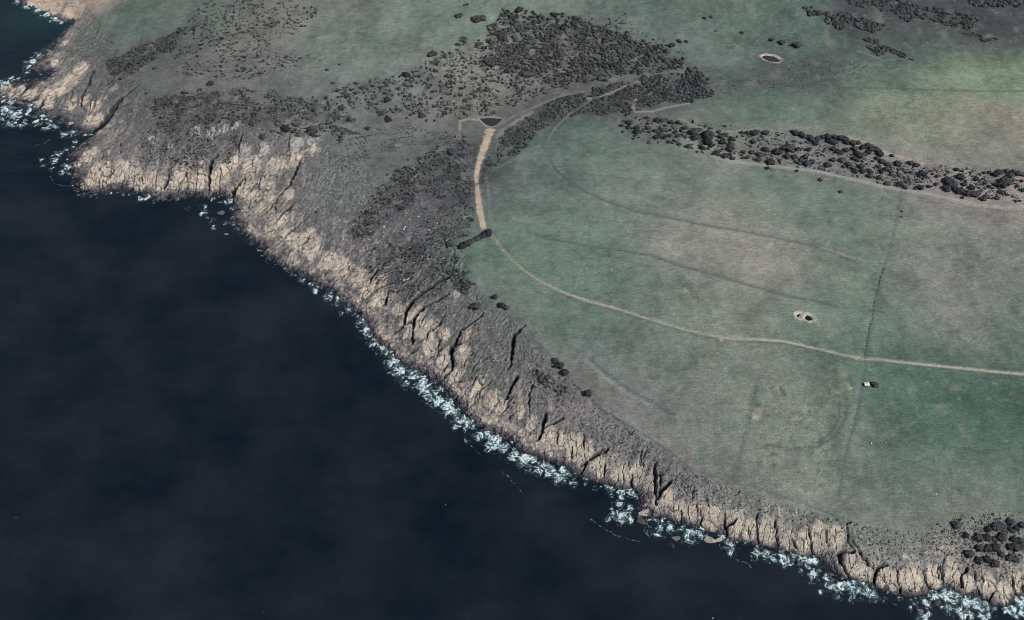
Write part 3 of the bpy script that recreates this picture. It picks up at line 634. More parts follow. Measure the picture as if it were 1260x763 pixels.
for s_, dist in ((.05, .9), (.28, .35)):
    mp = n.new("ShaderNodeMapping"); mp.inputs["Rotation"].default_value = (0, 0, .6); mp.inputs["Scale"].default_value = (1, 2.2, 1)
    l.new(geo.outputs["Position"], mp.inputs["Vector"])
    t = n.new("ShaderNodeTexNoise"); t.inputs["Scale"].default_value = s_; t.inputs["Detail"].default_value = 4
    l.new(mp.outputs[0], t.inputs["Vector"])
    bp = n.new("ShaderNodeBump"); bp.inputs["Strength"].default_value = .7; bp.inputs["Distance"].default_value = dist
    l.new(t.outputs["Fac"], bp.inputs["Height"])
    if prev: l.new(prev.outputs[0], bp.inputs["Normal"])
    prev = bp
l.new(prev.outputs[0], b.inputs["Normal"])
M_sea = m

# foam: white lace, thin where the tint attribute is low
m, n, l, b = new_mat("sea_foam")
at_ = n.new("ShaderNodeAttribute"); at_.attribute_name = "tint"
l.new(at_.outputs["Color"], b.inputs["Base Color"]); l.new(at_.outputs["Alpha"], b.inputs["Alpha"])
b.inputs["Roughness"].default_value = .8
b.inputs["Specular IOR Level"].default_value = .2
M_foam = m

# ------------------------------------------------------------------ mesh helpers
def mesh_from(name, V, loops, starts, mat, smooth=True, colors=None, cname="tint"):
    me = bpy.data.meshes.new(name)
    V = np.asarray(V, np.float32)
    me.vertices.add(len(V)); me.vertices.foreach_set("co", V.ravel())
    me.loops.add(len(loops)); me.loops.foreach_set("vertex_index", np.asarray(loops, np.int32))
    me.polygons.add(len(starts)); me.polygons.foreach_set("loop_start", np.asarray(starts, np.int32))
    if smooth: me.polygons.foreach_set("use_smooth", np.ones(len(starts), bool))
    if colors is not None:
        a = me.attributes.new(cname, 'FLOAT_COLOR', 'POINT')
        colors = np.asarray(colors); C = np.ones((len(V), 4), np.float32); C[:, :colors.shape[1]] = colors
        a.data.foreach_set("color", C.ravel())
    me.update(calc_edges=True)
    me.materials.append(mat)
    return me

def fmesh(name, V, F, mat, smooth=False, colors=None):
    F = [list(f) for f in F]
    loops = [i for f in F for i in f]
    starts = np.concatenate([[0], np.cumsum([len(f) for f in F])[:-1]])
    return mesh_from(name, V, loops, starts, mat, smooth, colors)

def link(name, me, parent=None, loc=None):
    o = bpy.data.objects.new(name, me); COL.objects.link(o)
    if parent is not None: o.parent = parent
    if loc is not None: o.location = loc
    return o

def tag(o, label=None, cat=None, group=None, kind=None):
    if label: o["label"] = label
    if cat: o["category"] = cat
    if group: o["group"] = group
    if kind: o["kind"] = kind
    return o

ORD_ = "first second third fourth fifth sixth seventh eighth ninth tenth eleventh twelfth thirteenth fourteenth fifteenth sixteenth seventeenth eighteenth nineteenth twentieth twenty-first twenty-second twenty-third twenty-fourth twenty-fifth twenty-sixth twenty-seventh twenty-eighth twenty-ninth thirtieth".split()
_tens = ["thirty", "forty", "fifty", "sixty", "seventy", "eighty", "ninety"]
ORD = ORD_ + [t_ + "-" + u_ for t_ in _tens for u_ in ORD_[:9]]
ORD = ORD_ + [x_ for k_, t_ in enumerate(_tens) for x_ in ([t_[:-1] + "ieth"] if k_ else []) + [t_ + "-" + u_ for u_ in ORD_[:9]]]

# ------------------------------------------------------------------ ground sheet
fine_r = ((DC > -16) & (TT < .997)) | (CD > 0) | (bank_m > .02)
for L in track_lines.values():
    fine_r |= line_raster([L], 9) < 7
NBX, NBY = (NX - 1) // 3, (NY - 1) // 3
def block_any(M):
    R = np.zeros((NBY, NBX), bool)
    for dj in range(4):
        for di in range(4):
            R |= M[dj:dj + 3 * NBY:3, di:di + 3 * NBX:3][:NBY, :NBX]
    return R
FB = block_any(fine_r)
KEEP = block_any(H > -7)
FB &= KEEP
need = np.zeros((NY, NX), bool)
bj, bi = np.nonzero(KEEP)
for dj in (0, 3):
    for di in (0, 3): need[bj * 3 + dj, bi * 3 + di] = True
fj, fi = np.nonzero(FB)
for dj in range(4):
    for di in range(4): need[fj * 3 + dj, fi * 3 + di] = True
vid = np.full((NY, NX), -1, np.int64)
vid[need] = np.arange(need.sum())
V = np.stack([XX[need], YY[need], H[need]], -1)
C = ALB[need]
quads = []
for dj in range(3):
    for di in range(3):
        j = fj * 3 + dj; i = fi * 3 + di
        quads.append(np.stack([vid[j, i], vid[j, i + 1], vid[j + 1, i + 1], vid[j + 1, i]], -1))
pad = np.pad(FB, 1)
adj = (pad[:-2, 1:-1] | pad[2:, 1:-1] | pad[1:-1, :-2] | pad[1:-1, 2:]) & KEEP & ~FB
plain = KEEP & ~FB & ~adj
cj, ci = np.nonzero(plain)
quads.append(np.stack([vid[cj * 3, ci * 3], vid[cj * 3, ci * 3 + 3], vid[cj * 3 + 3, ci * 3 + 3], vid[cj * 3 + 3, ci * 3]], -1))
Q = np.concatenate(quads)
loops = list(Q.ravel()); starts = list(range(0, len(loops), 4))
for j, i in zip(*np.nonzero(adj)):
    j3, i3 = j * 3, i * 3
    P = [vid[j3, i3]]
    if pad[j, i + 1]: P += [vid[j3, i3 + 1], vid[j3, i3 + 2]]
    P.append(vid[j3, i3 + 3])
    if pad[j + 1, i + 2]: P += [vid[j3 + 1, i3 + 3], vid[j3 + 2, i3 + 3]]
    P.append(vid[j3 + 3, i3 + 3])
    if pad[j + 2, i + 1]: P += [vid[j3 + 3, i3 + 2], vid[j3 + 3, i3 + 1]]
    P.append(vid[j3 + 3, i3])
    if pad[j + 1, i]: P += [vid[j3 + 2, i3], vid[j3 + 1, i3]]
    starts.append(len(loops)); loops += P
# the country beyond, in 63 m cells out to the horizon
OS = 63
oi = np.arange(-110, 111) ; ox = X0 + (oi + 16) * OS
ox = np.arange(X0 - 95 * OS, X0 + NX - 1 + 95 * OS + 1, OS); oy = np.arange(Y0 - 20 * OS, Y0 + NY - 1 + 110 * OS + 1, OS)
OX, OY = np.meshgrid(ox.astype(np.float64), oy.astype(np.float64))
_, _, OZ = base_eval(OX, OY)
inr = (OX >= X0) & (OX <= X0 + NX - 1) & (OY >= Y0) & (OY <= Y0 + NY - 1)
ovid = np.full(OX.shape, -1, np.int64)
ii = np.nonzero(inr)
ovid[ii] = vid[(OY[ii] - Y0).astype(int), (OX[ii] - X0).astype(int)]
newv = ~inr
ovid[newv] = len(V) + np.arange(newv.sum())
OC = np.full((newv.sum(), 3), 0.0); OC[:] = lin((94, 106, 100)) * GAIN
V = np.concatenate([V, np.stack([OX[newv], OY[newv], OZ[newv]], -1)]); C = np.concatenate([C, OC])
def edge_ids(xa, ya, xb, yb):
    n = OS // 3
    r = []
    for k in range(1, n):
        x = xa + (xb - xa) * k // n; y = ya + (yb - ya) * k // n
        v = vid[int(y - Y0), int(x - X0)]
        r.append(v)
    return [v for v in r if v >= 0]
for j in range(len(oy) - 1):
    for i in range(len(ox) - 1):
        cs = [(j, i), (j, i + 1), (j + 1, i + 1), (j + 1, i)]
        xm, ym = ox[i] + OS / 2, oy[j] + OS / 2
        if X0 < xm < X0 + NX - 1 and Y0 < ym < Y0 + NY - 1: continue
        if max(OZ[c] for c in cs) < -7: continue
        P = []
        for k in range(4):
            a, b2 = cs[k], cs[(k + 1) % 4]
            if ovid[a] >= 0: P.append(ovid[a])
            if inr[a] and inr[b2]:
                P += edge_ids(int(OX[a]), int(OY[a]), int(OX[b2]), int(OY[b2]))
        if len(P) >= 3:
            starts.append(len(loops)); loops += P
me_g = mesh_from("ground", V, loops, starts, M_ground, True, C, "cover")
RK = rock[need] * sstep(70, 50, DC[need])
_st = np.asarray(starts); _lp = np.asarray(loops)
_first = _lp[_st]
flat_ = np.zeros(len(_st), bool); _in = _first < len(RK); flat_[_in] = RK[_first[_in]] > .5
me_g.polygons.foreach_set("use_smooth", ~flat_); me_g.update()
g = link("ground", me_g)
tag(g, "headland of grass paddocks, heath slopes and jointed tan sea cliffs", None, None, "structure")

# ------------------------------------------------------------------ sea
sx = np.concatenate([np.arange(-9000, -1200, 600), np.arange(-1200, 1201, 30), np.arange(1800, 9001, 600)]).astype(np.float64)
sy = np.concatenate([np.arange(-9000, -700, 600), np.arange(-700, 1001, 30), np.arange(1600, 9001, 600)]).astype(np.float64)
SX, SY = np.meshgrid(sx, sy)
cove = at_z(66, 22, 0); cove2 = at_z(20, 20, 0)
shoal = np.exp(-(((SX - cove[0]) / 75) ** 2 + ((SY - cove[1]) / 70) ** 2)) + .75 * np.exp(-(((SX - cove2[0]) / 70) ** 2 + ((SY - cove2[1]) / 80) ** 2))
shoal = np.clip(shoal * .8, 0, 1)
ns, ms = SX.shape
vi = np.arange(ns * ms).reshape(ns, ms)
Q = np.stack([vi[:-1, :-1], vi[:-1, 1:], vi[1:, 1:], vi[1:, :-1]], -1).reshape(-1, 4)
sea = link("sea", mesh_from("sea", np.stack([SX.ravel(), SY.ravel(), np.zeros(ns * ms)], -1), Q.ravel(), np.arange(0, Q.size, 4), M_sea, True, np.repeat(shoal.ravel()[:, None], 3, 1), "shoal"))
tag(sea, "dark blue open sea lapping the rocky headland", None, None, "structure")

# ------------------------------------------------------------------ surf
FOAM = [(22, 2, 4, .9), (34, 8, 4, 1), (46, 13, 4, 1), (58, 18, 5, 1), (68, 23, 5, 1), (76, 27, 4, .8),
    (2, 104, 6, 1), (12, 99, 6, .9), (22, 97, 4, .6), (40, 76, 6, .9), (48, 70, 5, .9), (34, 82, 5, .8), (32, 90, 4, .5), (56, 62, 4, .5),
    (4, 122, 7, .95), (16, 124, 6, .8), (26, 120, 4, .6), (38, 130, 5, .9), (6, 136, 7, .85), (20, 141, 8, .95), (34, 140, 6, .6), (52, 140, 6, .7), (62, 146, 6, .8), (46, 150, 6, .7), (14, 150, 7, .8), (28, 153, 5, .8), (-6, 145, 8, .9),
    (58, 158, 5, .7), (68, 155, 5, .7), (80, 165, 6, .7), (90, 164, 5, .6), (74, 190, 5, .75), (68, 196, 6, .6), (82, 206, 5, .9), (78, 212, 4, .8), (92, 175, 4, .7), (85, 182, 4, .6),
    (52, 196, 3, .6), (54, 203, 3, .6), (64, 208, 3, .5), (172, 245, 4, .8), (181, 242, 4, .95), (188, 239, 4, .9), (262, 245, 3, .7), (272, 247, 3, .7), (281, 248, 4, .9), (286, 256, 3, .9),
    (250, 262, 4, .6), (258, 272, 4, .6), (278, 274, 4, .6), (262, 280, 3, .6), (250, 254, 4, .5), (230, 256, 3, .5), (334, 312, 4, .65), (345, 322, 4, .45), (372, 344, 5, .5), (388, 356, 5, .6), (405, 366, 6, .6), (418, 370, 6, .7), (434, 380, 6, .65), (420, 386, 4, .4),
    (446, 396, 7, .75), (454, 408, 8, .8), (462, 420, 8, .8), (474, 432, 7, .8), (486, 446, 8, .95), (494, 458, 8, .95), (508, 462, 8, .9), (520, 474, 8, 1), (530, 484, 8, 1), (540, 492, 8, .95), (550, 498, 8, .9), (556, 508, 7, .85), (566, 516, 7, .85), (578, 522, 7, .9),
    (482, 458, 6, .45), (500, 474, 6, .4), (590, 536, 7, .95), (602, 534, 6, 1), (612, 540, 7, 1), (606, 548, 7, .9), (620, 552, 7, .9), (632, 560, 7, .95), (644, 566, 7, 1), (656, 566, 5, .9), (650, 574, 6, .7), (664, 576, 7, .75), (678, 580, 7, .9), (688, 586, 7, 1), (696, 582, 6, .9), (704, 594, 5, .6), (576, 540, 5, .4), (560, 526, 4, .4),
    (722, 596, 4, .4), (732, 600, 4, .4), (752, 604, 5, .85), (764, 608, 5, .85), (774, 604, 5, .85), (762, 620, 6, .7), (776, 626, 6, .65), (756, 632, 5, .8), (766, 638, 6, .95), (776, 640, 4, .8), (748, 640, 4, .5), (782, 608, 4, .8),
    (812, 642, 5, .6), (824, 648, 6, .7), (838, 654, 6, .8), (850, 658, 7, .9), (862, 656, 6, .95), (846, 666, 5, .6), (812, 656, 6, .5), (798, 654, 5, .4), (826, 672, 4, .3), (890, 662, 3, .9), (896, 671, 6, 1), (898, 678, 5, .7),
    (930, 676, 5, .6), (926, 684, 5, .5), (942, 682, 6, .7), (952, 686, 6, .8), (964, 686, 7, .9), (974, 684, 6, .8), (986, 688, 5, .9), (994, 692, 6, .8), (1004, 692, 5, .8), (1002, 704, 6, .7), (998, 712, 5, .5), (984, 704, 4, .4),
    (1020, 716, 7, .8), (1032, 722, 7, .85), (1044, 722, 7, .95), (1056, 722, 7, .95), (1066, 728, 7, .85), (1076, 732, 6, .7), (1050, 734, 6, .6), (1030, 734, 5, .45), (1086, 738, 5, .5), (1012, 728, 5, .4),
    (1126, 744, 4, .7), (1140, 744, 5, .7), (1150, 734, 6, .95), (1162, 732, 8, 1), (1176, 738, 7, .95), (1190, 742, 7, .95), (1202, 744, 8, 1), (1214, 748, 7, .95), (1180, 752, 7, .8), (1196, 756, 7, .8), (1166, 748, 6, .7), (1144, 756, 4, .6), (1130, 756, 5, .8), (1122, 750, 3, .6), (1138, 760, 4, .8),
    (1212, 760, 6, .7), (1244, 748, 7, 1), (1256, 744, 8, 1), (1266, 742, 8, 1), (1250, 756, 6, .7), (1290, 755, 10, .9)]
LACE = [[(48, 192), (51, 203), (60, 207), (68, 208)], [(62, 216), (66, 226), (80, 229), (90, 230)], [(748, 628), (760, 642), (775, 642), (778, 636)], [(618, 580), (626, 588), (640, 604)], [(722, 636), (735, 645), (756, 658), (790, 668)], [(905, 688), (915, 692), (926, 698)], [(1123, 748), (1128, 757), (1138, 758), (1144, 750)], [(40, 180), (56, 176), (64, 170)], [(52, 158), (60, 162), (72, 160)], [(575, 546), (588, 556), (592, 560)]]
FS = .55
FV, FQ, FC = [], [], []
fg = {}
cells = set()
bl = []
for (px, py, r, wgt) in FOAM:
    c = at_z(px, py, 0); m_ = mpp(px, py) * r * 1.5
    bl.append((c[0], c[1], m_, wgt))
for i in range(9):                     # small flecks far out
    px, py = random.uniform(0, 900), random.uniform(330, 763)
    if py < 330 + (px - 330) * .75: continue
    c = at_z(px, py, 0)
    bl.append((c[0], c[1], random.uniform(.5, .8), .9))
_c = COAST[2:-2]
for a_, b_ in zip(_c[:-1], _c[1:]):      # a thin broken line of wash all along the rocks
    n_ = max(1, int(math.hypot(*(b_ - a_)) / 5))
    for k_ in range(n_):
        q = k_ / n_
        bl.append((a_[0] + (b_[0] - a_[0]) * q + random.gauss(0, 1.5), a_[1] + (b_[1] - a_[1]) * q - 1.5 + random.gauss(0, 1.5), random.uniform(2, 4.5), random.uniform(.25, .62)))
fx0 = min(b_[0] - 2.4 * b_[2] for b_ in bl); fx1 = max(b_[0] + 2.4 * b_[2] for b_ in bl); fy0 = min(b_[1] - 3 * b_[2] for b_ in bl); fy1 = max(b_[1] + 3 * b_[2] for b_ in bl)
fnx, fny = int((fx1 - fx0) / FS) + 2, int((fy1 - fy0) / FS) + 2
DEN = np.zeros((fny, fnx), np.float32)
def fwin(x0, x1, y0, y1):
    return slice(max(0, int((y0 - fy0) / FS)), min(fny, int((y1 - fy0) / FS) + 2)), slice(max(0, int((x0 - fx0) / FS)), min(fnx, int((x1 - fx0) / FS) + 2))
for x, y, m_, wgt in bl:
    s = fwin(x - 2.4 * m_, x + 2.4 * m_, y - 3 * m_, y + 3 * m_)
    gx = fx0 + np.arange(s[1].start, s[1].stop) * FS; gy = fy0 + np.arange(s[0].start, s[0].stop) * FS
    DEN[s] = np.maximum(DEN[s], wgt * np.exp(-(((gx[None] - x) / m_) ** 2 + ((gy[:, None] - y) / (m_ * 1.2)) ** 2)))
jj, ii = np.nonzero(DEN > .06)
fxp = (fx0 + ii * FS).astype(np.float32); fyp = (fy0 + jj * FS).astype(np.float32)
dn = DEN[jj, ii]
w1 = 5.0 * pn(fxp / 11, fyp / 11, 81) + 1.5 * pn(fxp / 3.5, fyp / 3.5, 87); w2 = 5.0 * pn(fxp / 11, fyp / 11, 82) + 1.5 * pn(fxp / 3.5, fyp / 3.5, 88)
rid = 1 - np.abs(pn((fxp + w1) / 7.0, (fyp + w2) / 5.0, 83)) * 2.0
rid2 = 1 - np.abs(pn((fxp + w2) / 3.2, (fyp + w1) / 2.6, 84)) * 2.0
rid3 = 1 - np.abs(pn((fxp + w2) / 1.3, (fyp + w1) / 1.1, 86)) * 2.0
val = dn * .95 + .70 * (rid - .5) + .60 * (rid2 - .5) + .35 * pn(fxp / 14, fyp / 14, 85) - .44 - .4 * sstep(.3, .06, dn) + .22 * (rid3 - .5)
VAL = np.full(DEN.shape, -1, np.float32); VAL[jj, ii] = val
TEX = np.zeros(DEN.shape, np.float32); TEX[jj, ii] = np.maximum(np.maximum(sstep(.58, .95, rid), .8 * sstep(.62, .96, rid2)), .5 * sstep(.65, .97, rid3))
for L in LACE:                           # thin drifting lines
    P = [tuple(at_z(a, b_, 0)[:2]) for a, b_ in L]
    for a, b_ in zip(P[:-1], P[1:]):
        s = fwin(min(a[0], b_[0]) - 4, max(a[0], b_[0]) + 4, min(a[1], b_[1]) - 4, max(a[1], b_[1]) + 4)
        if s[0].stop <= s[0].start or s[1].stop <= s[1].start: continue
        gx, gy = np.meshgrid(fx0 + np.arange(s[1].start, s[1].stop) * FS, fy0 + np.arange(s[0].start, s[0].stop) * FS)
        d = poly_dist(gx + 2 * pn(gx / 6, gy / 6, 91), gy + 2 * pn(gx / 6, gy / 6, 92), [a, b_])
        v = .12 - d * .25 + .30 * pn(gx / 3, gy / 3, 93)
        VAL[s] = np.maximum(VAL[s], v.astype(np.float32)); TEX[s] = np.maximum(TEX[s], .32 * (v > -.05))
cellv = np.minimum(np.minimum(VAL[:-1, :-1], VAL[1:, :-1]), np.minimum(VAL[:-1, 1:], VAL[1:, 1:]))
WASH = np.zeros(DEN.shape, np.float32)
dnf = sstep(.16, .80, dn * (.92 + .5 * fbm(fxp, fyp, 16, 2, 99)) + .85 * sstep(.03, .3, dn) * fbm(fxp + w2, fyp + w1, 6.5, 4, 98))
WASH[jj, ii] = dnf * np.clip(.62 + 1.0 * fbm(fxp + w1, fyp + w2, 10, 4, 97), 0, 1)
r1 = sstep(.25, 1.0, rid) ** 1.6; r2 = sstep(.25, 1.0, rid2) ** 1.6; r3 = sstep(.3, 1.0, rid3)
WH = np.zeros(DEN.shape, np.float32)
WH[jj, ii] = np.clip(WASH[jj, ii] * (.16 + .95 * r1 + .75 * r2 + .40 * r3) - .11, 0, 1)
LC = np.clip((VAL - .0) * 2.2, 0, .32) * (DEN < .25)
WH = np.maximum(WH, LC)
ALPHA = np.clip(.55 * WASH + 1.05 * WH, 0, 1)
cellv = np.maximum(np.maximum(ALPHA[:-1, :-1], ALPHA[1:, :-1]), np.maximum(ALPHA[:-1, 1:], ALPHA[1:, 1:]))
qj, qi = np.nonzero(cellv > .025)
fid = np.full(VAL.shape, -1, np.int64)
us = np.zeros(VAL.shape, bool)
for dj in (0, 1):
    for di in (0, 1): us[qj + dj, qi + di] = True
uj, ui = np.nonzero(us)
fid[uj, ui] = np.arange(len(uj))
k = WH[uj, ui][:, None]
FV = np.stack([fx0 + ui * FS, fy0 + uj * FS, .10 + .45 * WH[uj, ui]], -1)
FC = np.array([.085, .150, .160]) * (1 - k) + np.array([.62, .72, .71]) * k
FC = np.concatenate([FC, ALPHA[uj, ui][:, None]], 1)
Q = np.stack([fid[qj, qi], fid[qj, qi + 1], fid[qj + 1, qi + 1], fid[qj + 1, qi]], -1)
fo = link("sea_foam", mesh_from("sea_foam", FV, Q.ravel(), np.arange(0, Q.size, 4), M_foam, True, FC))
tag(fo, "white lacy surf breaking along the foot of the rocks", None, None, "stuff")

# ------------------------------------------------------------------ tracks
def resample(P, step):
    P = np.asarray(P, float); d = np.concatenate([[0], np.cumsum(np.hypot(*np.diff(P[:, :2], axis=0).T))])
    n = max(2, int(d[-1] / step)); q = np.linspace(0, d[-1], n)
    # Catmull-like smoothing: interpolate then low-pass
    R = np.stack([np.interp(q, d, P[:, k]) for k in range(P.shape[1])], -1)
    for _ in range(6):
        R[1:-1] = .25 * R[:-2] + .5 * R[1:-1] + .25 * R[2:]
    return R
TRACK_LABEL = {'gully_road': 'wide sandy dirt road dropping down the gully to the cliff top', 'gully_side_road': 'short pale dirt road branching off beside the gully road',
    'creek_track': 'narrow pale track running along the scrubby creek', 'upper_creek_track': 'pale track between dark bushes at the head of the creek', 'gate_track': 'pale hooked track at the tip of the wooded strip',
    'dam_track': 'sandy track bending round the triangular dam', 'loop_track': 'grey curved track looping round the upper part of the big paddock', 'contour_track': 'faint grey track crossing the middle of the big paddock',
    'farm_track': 'long pale wheel track curving across the paddocks to the fence', 'strip_tip_track': 'faint grey track curling round the left tip of the wooded strip', 'paddock_edge_track': 'pale track along the lower edge of the wooded strip', 'upper_edge_track': 'pale sandy track along the upper edge of the wooded strip'}
for nm, (pts, c, a) in TRACKS.items():
    P = [(*q, mpp(p[0], p[1]) * p[2] * (1 if 'gully_r' in nm else .55)) for p, q in zip(pts, track_lines[nm])]
    R = resample(P, 1.6)
    T = np.gradient(R[:, :2], axis=0); T /= np.linalg.norm(T, axis=1)[:, None] + 1e-9
    Nn = np.stack([-T[:, 1], T[:, 0]], -1)
    K = 7 if R[:, 2].mean() < 6 else 13
    V = []; Cc = []; base = lin(c) * 1.06
    n = len(R)
    jl = .20 * RS.randn(n) + .42 * pn(np.arange(n) / 6.0, np.zeros(n), 5); jr = .20 * RS.randn(n) + .42 * pn(np.arange(n) / 6.0, np.zeros(n), 9)
    for q in range(n):
        for k_ in range(K):
            e = (k_ / (K - 1)) * 2 - 1
            half = R[q, 2] * .5
            off = e * half * (1 + (jl[q] if e < 0 else jr[q]))
            x, y = R[q, :2] + Nn[q] * off
            rut = math.exp(-((abs(e) - .52) / .22) ** 2)
            z = float(hz(x, y)) + .16 - .07 * rut - .10 * (abs(e) > .99)
            V.append((x, y, z))
            gpx = float(pn(np.array([x / 2.5]), np.array([y / 2.5]), 12)[0]); gp2 = float(pn(np.array([x / 11]), np.array([y / 11]), 14)[0])
            under = samp(ALB[..., 0], x, y), samp(ALB[..., 1], x, y), samp(ALB[..., 2], x, y)
            kk = (.14 + .48 * rut if K == 7 else .72) + .5 * gpx + .6 * gp2 - (.55 if abs(e) > .99 else 0) - (.2 if abs(e) > .7 else 0)
            kk = min(1, max(0, kk))
            Cc.append([u_ * (1 - kk) + b_ * kk for u_, b_ in zip(under, base)])
    loops = []
    for q in range(n - 1):
        for k_ in range(K - 1):
            a0 = q * K + k_
            loops += [a0, a0 + K, a0 + K + 1, a0 + 1]
    o = link("dirt_road" if nm == 'gully_road' else "dirt_track", mesh_from("dirt_track", V, loops, np.arange(0, len(loops), 4), M_track, True, np.array(Cc)))
    if R[0, 0] is not None:
        pass
    tag(o, TRACK_LABEL[nm], None, None, "structure")

# ------------------------------------------------------------------ farm dams
POND_LABEL = {'near_dam_pool': 'left pool of the small cream-banked dam in the big paddock', 'near_dam_second_pool': 'right pool of the small cream-banked dam in the big paddock', 'far_dam_pool': 'brown water in the cream-rimmed dam on the far hillside',
    'gully_dam_pool': 'dark triangular dam water at the top of the gully road', 'small_dam_pool': 'small dark dam pool beside the foot of the gully road'}
for nm, (P, z) in dam_info.items():
    c = P.mean(0); Pb = c + (P - c) * 1.10
    R = resample(np.vstack([Pb, Pb[:1]]), .9)[:-1]
    V = [(c[0], c[1], z - .35)] + [(p[0], p[1], z - .35) for p in R]
    F = [(0, 1 + q, 1 + (q + 1) % len(R)) for q in range(len(R))]
    o = link("pond", fmesh("pond", V, F, M_pond_dark if 'near' in nm else M_pond_mud))
    tag(o, POND_LABEL[nm], None, None, "structure")

# ------------------------------------------------------------------ plants
def ico(sub):
    import bmesh
    bm = bmesh.new(); bmesh.ops.create_icosphere(bm, subdivisions=sub, radius=1)
    V = np.array([v.co[:] for v in bm.verts]); F = np.array([[v.index for v in f.verts] for f in bm.faces]); bm.free()
    return V, F
I1, I2, I3 = ico(1), ico(2), ico(3)

def crown_mesh(seed, mat, flat=.8, lumps=8, leaves=240, name="crown"):
    r = np.random.RandomState(seed)
    Vs, Fs = [], []; nv = 0
    cen = []
    for q in range(lumps):
        a = q * 2.4 + r.rand() * .8; rr = .62 * math.sqrt((q + .3) / lumps)
        c = np.array([rr * math.cos(a), rr * math.sin(a), .52 * flat + .42 * flat * (1 - rr / .62) * r.uniform(.4, 1.1)])
        s = r.uniform(.30, .46)
        v, f = I2
        nrm = v * (1 + .5 * r.randn(len(v), 1).clip(-1, 1))
        Vs.append(c + nrm * s * np.array([1, 1, .78])); Fs.append(f + nv); nv += len(v); cen.append((c, s))
    for q in range(leaves):
        c, s = cen[r.randint(len(cen))]
        d = r.randn(3); d /= np.linalg.norm(d); d[2] = abs(d[2]) * .9 - .15
        p = c + d * s * r.uniform(.9, 1.3)
        t1 = r.randn(3); t1 /= np.linalg.norm(t1); t2 = np.cross(t1, d); sz = r.uniform(.05, .11)
        Vs.append(np.array([p - t1 * sz, p + t2 * sz * .8, p + t1 * sz, p - t2 * sz * .8])); Fs.append(np.array([[nv, nv + 1, nv + 2], [nv, nv + 2, nv + 3]])); nv += 4
    Vv = np.concatenate(Vs); Ff = np.concatenate(Fs)
    return mesh_from(name, Vv, Ff.ravel(), np.arange(0, Ff.size, 3), mat, False)

def tube(P, R, n=6):
    V, F = [], []
    P = [np.array(p, float) for p in P]
    for q, (p, r_) in enumerate(zip(P, R)):
        d = P[min(q + 1, len(P) - 1)] - P[max(q - 1, 0)]; d /= np.linalg.norm(d)
        u = np.cross(d, [1, .2, .1]); u /= np.linalg.norm(u); v = np.cross(d, u)
        for k_ in range(n):
            a = 2 * math.pi * k_ / n
            V.append(p + r_ * (u * math.cos(a) + v * math.sin(a)))
    for q in range(len(P) - 1):
        for k_ in range(n):
            F.append((q * n + k_, q * n + (k_ + 1) % n, (q + 1) * n + (k_ + 1) % n, (q + 1) * n + k_))
    return V, F

def trunk_mesh(seed):
    r = random.Random(seed); V, F = [], []
    def add(P, R):
        v, f = tube(P, R); b0 = len(V); V.extend(v); F.extend([tuple(i + b0 for i in q) for q in f])
    add([(0, 0, -.15), (.02, .01, .15), (.04, -.02, .4), (.02, .02, .62)], [.11, .075, .055, .03])
    for q in range(4):
        a = q * 1.57 + r.random(); x, y = math.cos(a), math.sin(a)
        add([(.03, 0, .2 + .05 * q), (.2 * x, .2 * y, .38 + .04 * q), (.42 * x, .42 * y, .52 + .03 * q)], [.045, .032, .015])
    return fmesh("trunk", V, F, M_bark, True)

GREY_CROWNS = [crown_mesh(100 + q, M_leaf_grey, flat=.55 + .06 * (q % 3), lumps=7 + q % 4) for q in range(6)]
GREEN_CROWNS = [crown_mesh(200 + q, M_leaf_green, flat=.7, lumps=9) for q in range(3)]
SHRUBS = [crown_mesh(300 + q, M_leaf_grey, flat=.5, lumps=6, leaves=90, name="shrub") for q in range(5)]
TRUNKS = [trunk_mesh(q) for q in range(3)]

def tree(px, py, r, label, group, green=False, ht=None, grow=1.0):
    p = on_land(px, py + r * .25)
    m_ = r * mpp(px, py) * 1.2 * grow
    x, y = p[0], p[1]
    root = bpy.data.objects.new("tree", None); COL.objects.link(root)
    root.empty_display_size = .5
    root.location = (x, y, float(hz(x, y)))
    root.rotation_euler = (0, 0, random.uniform(0, 6.28))
    s = random.uniform(.92, 1.1)
    root.scale = (m_ * s, m_ / s, m_ * (ht or random.uniform(.85, 1.15)))
    link("crown", random.choice(GREEN_CROWNS if green else GREY_CROWNS), root)
    link("trunk", random.choice(TRUNKS), root)
    tag(root, label, "tree", group)
    return root

def shrub(px, py, r, label, group, world=None, grow=1.0):
    if world is None:
        p = on_land(px, py); x, y = p[0], p[1]; m_ = r * mpp(px, py) * grow
    else:
        x, y = world; m_ = r
    o = link("shrub", random.choice(SHRUBS))
    o.location = (x, y, float(hz(x, y)) - .1 * m_); o.rotation_euler = (0, 0, random.uniform(0, 6.28))
    s = random.uniform(.85, 1.15)
    o.scale = (m_ * s, m_ / s, m_ * random.uniform(.8, 1.1))
    tag(o, label, "shrub", group)
    return o

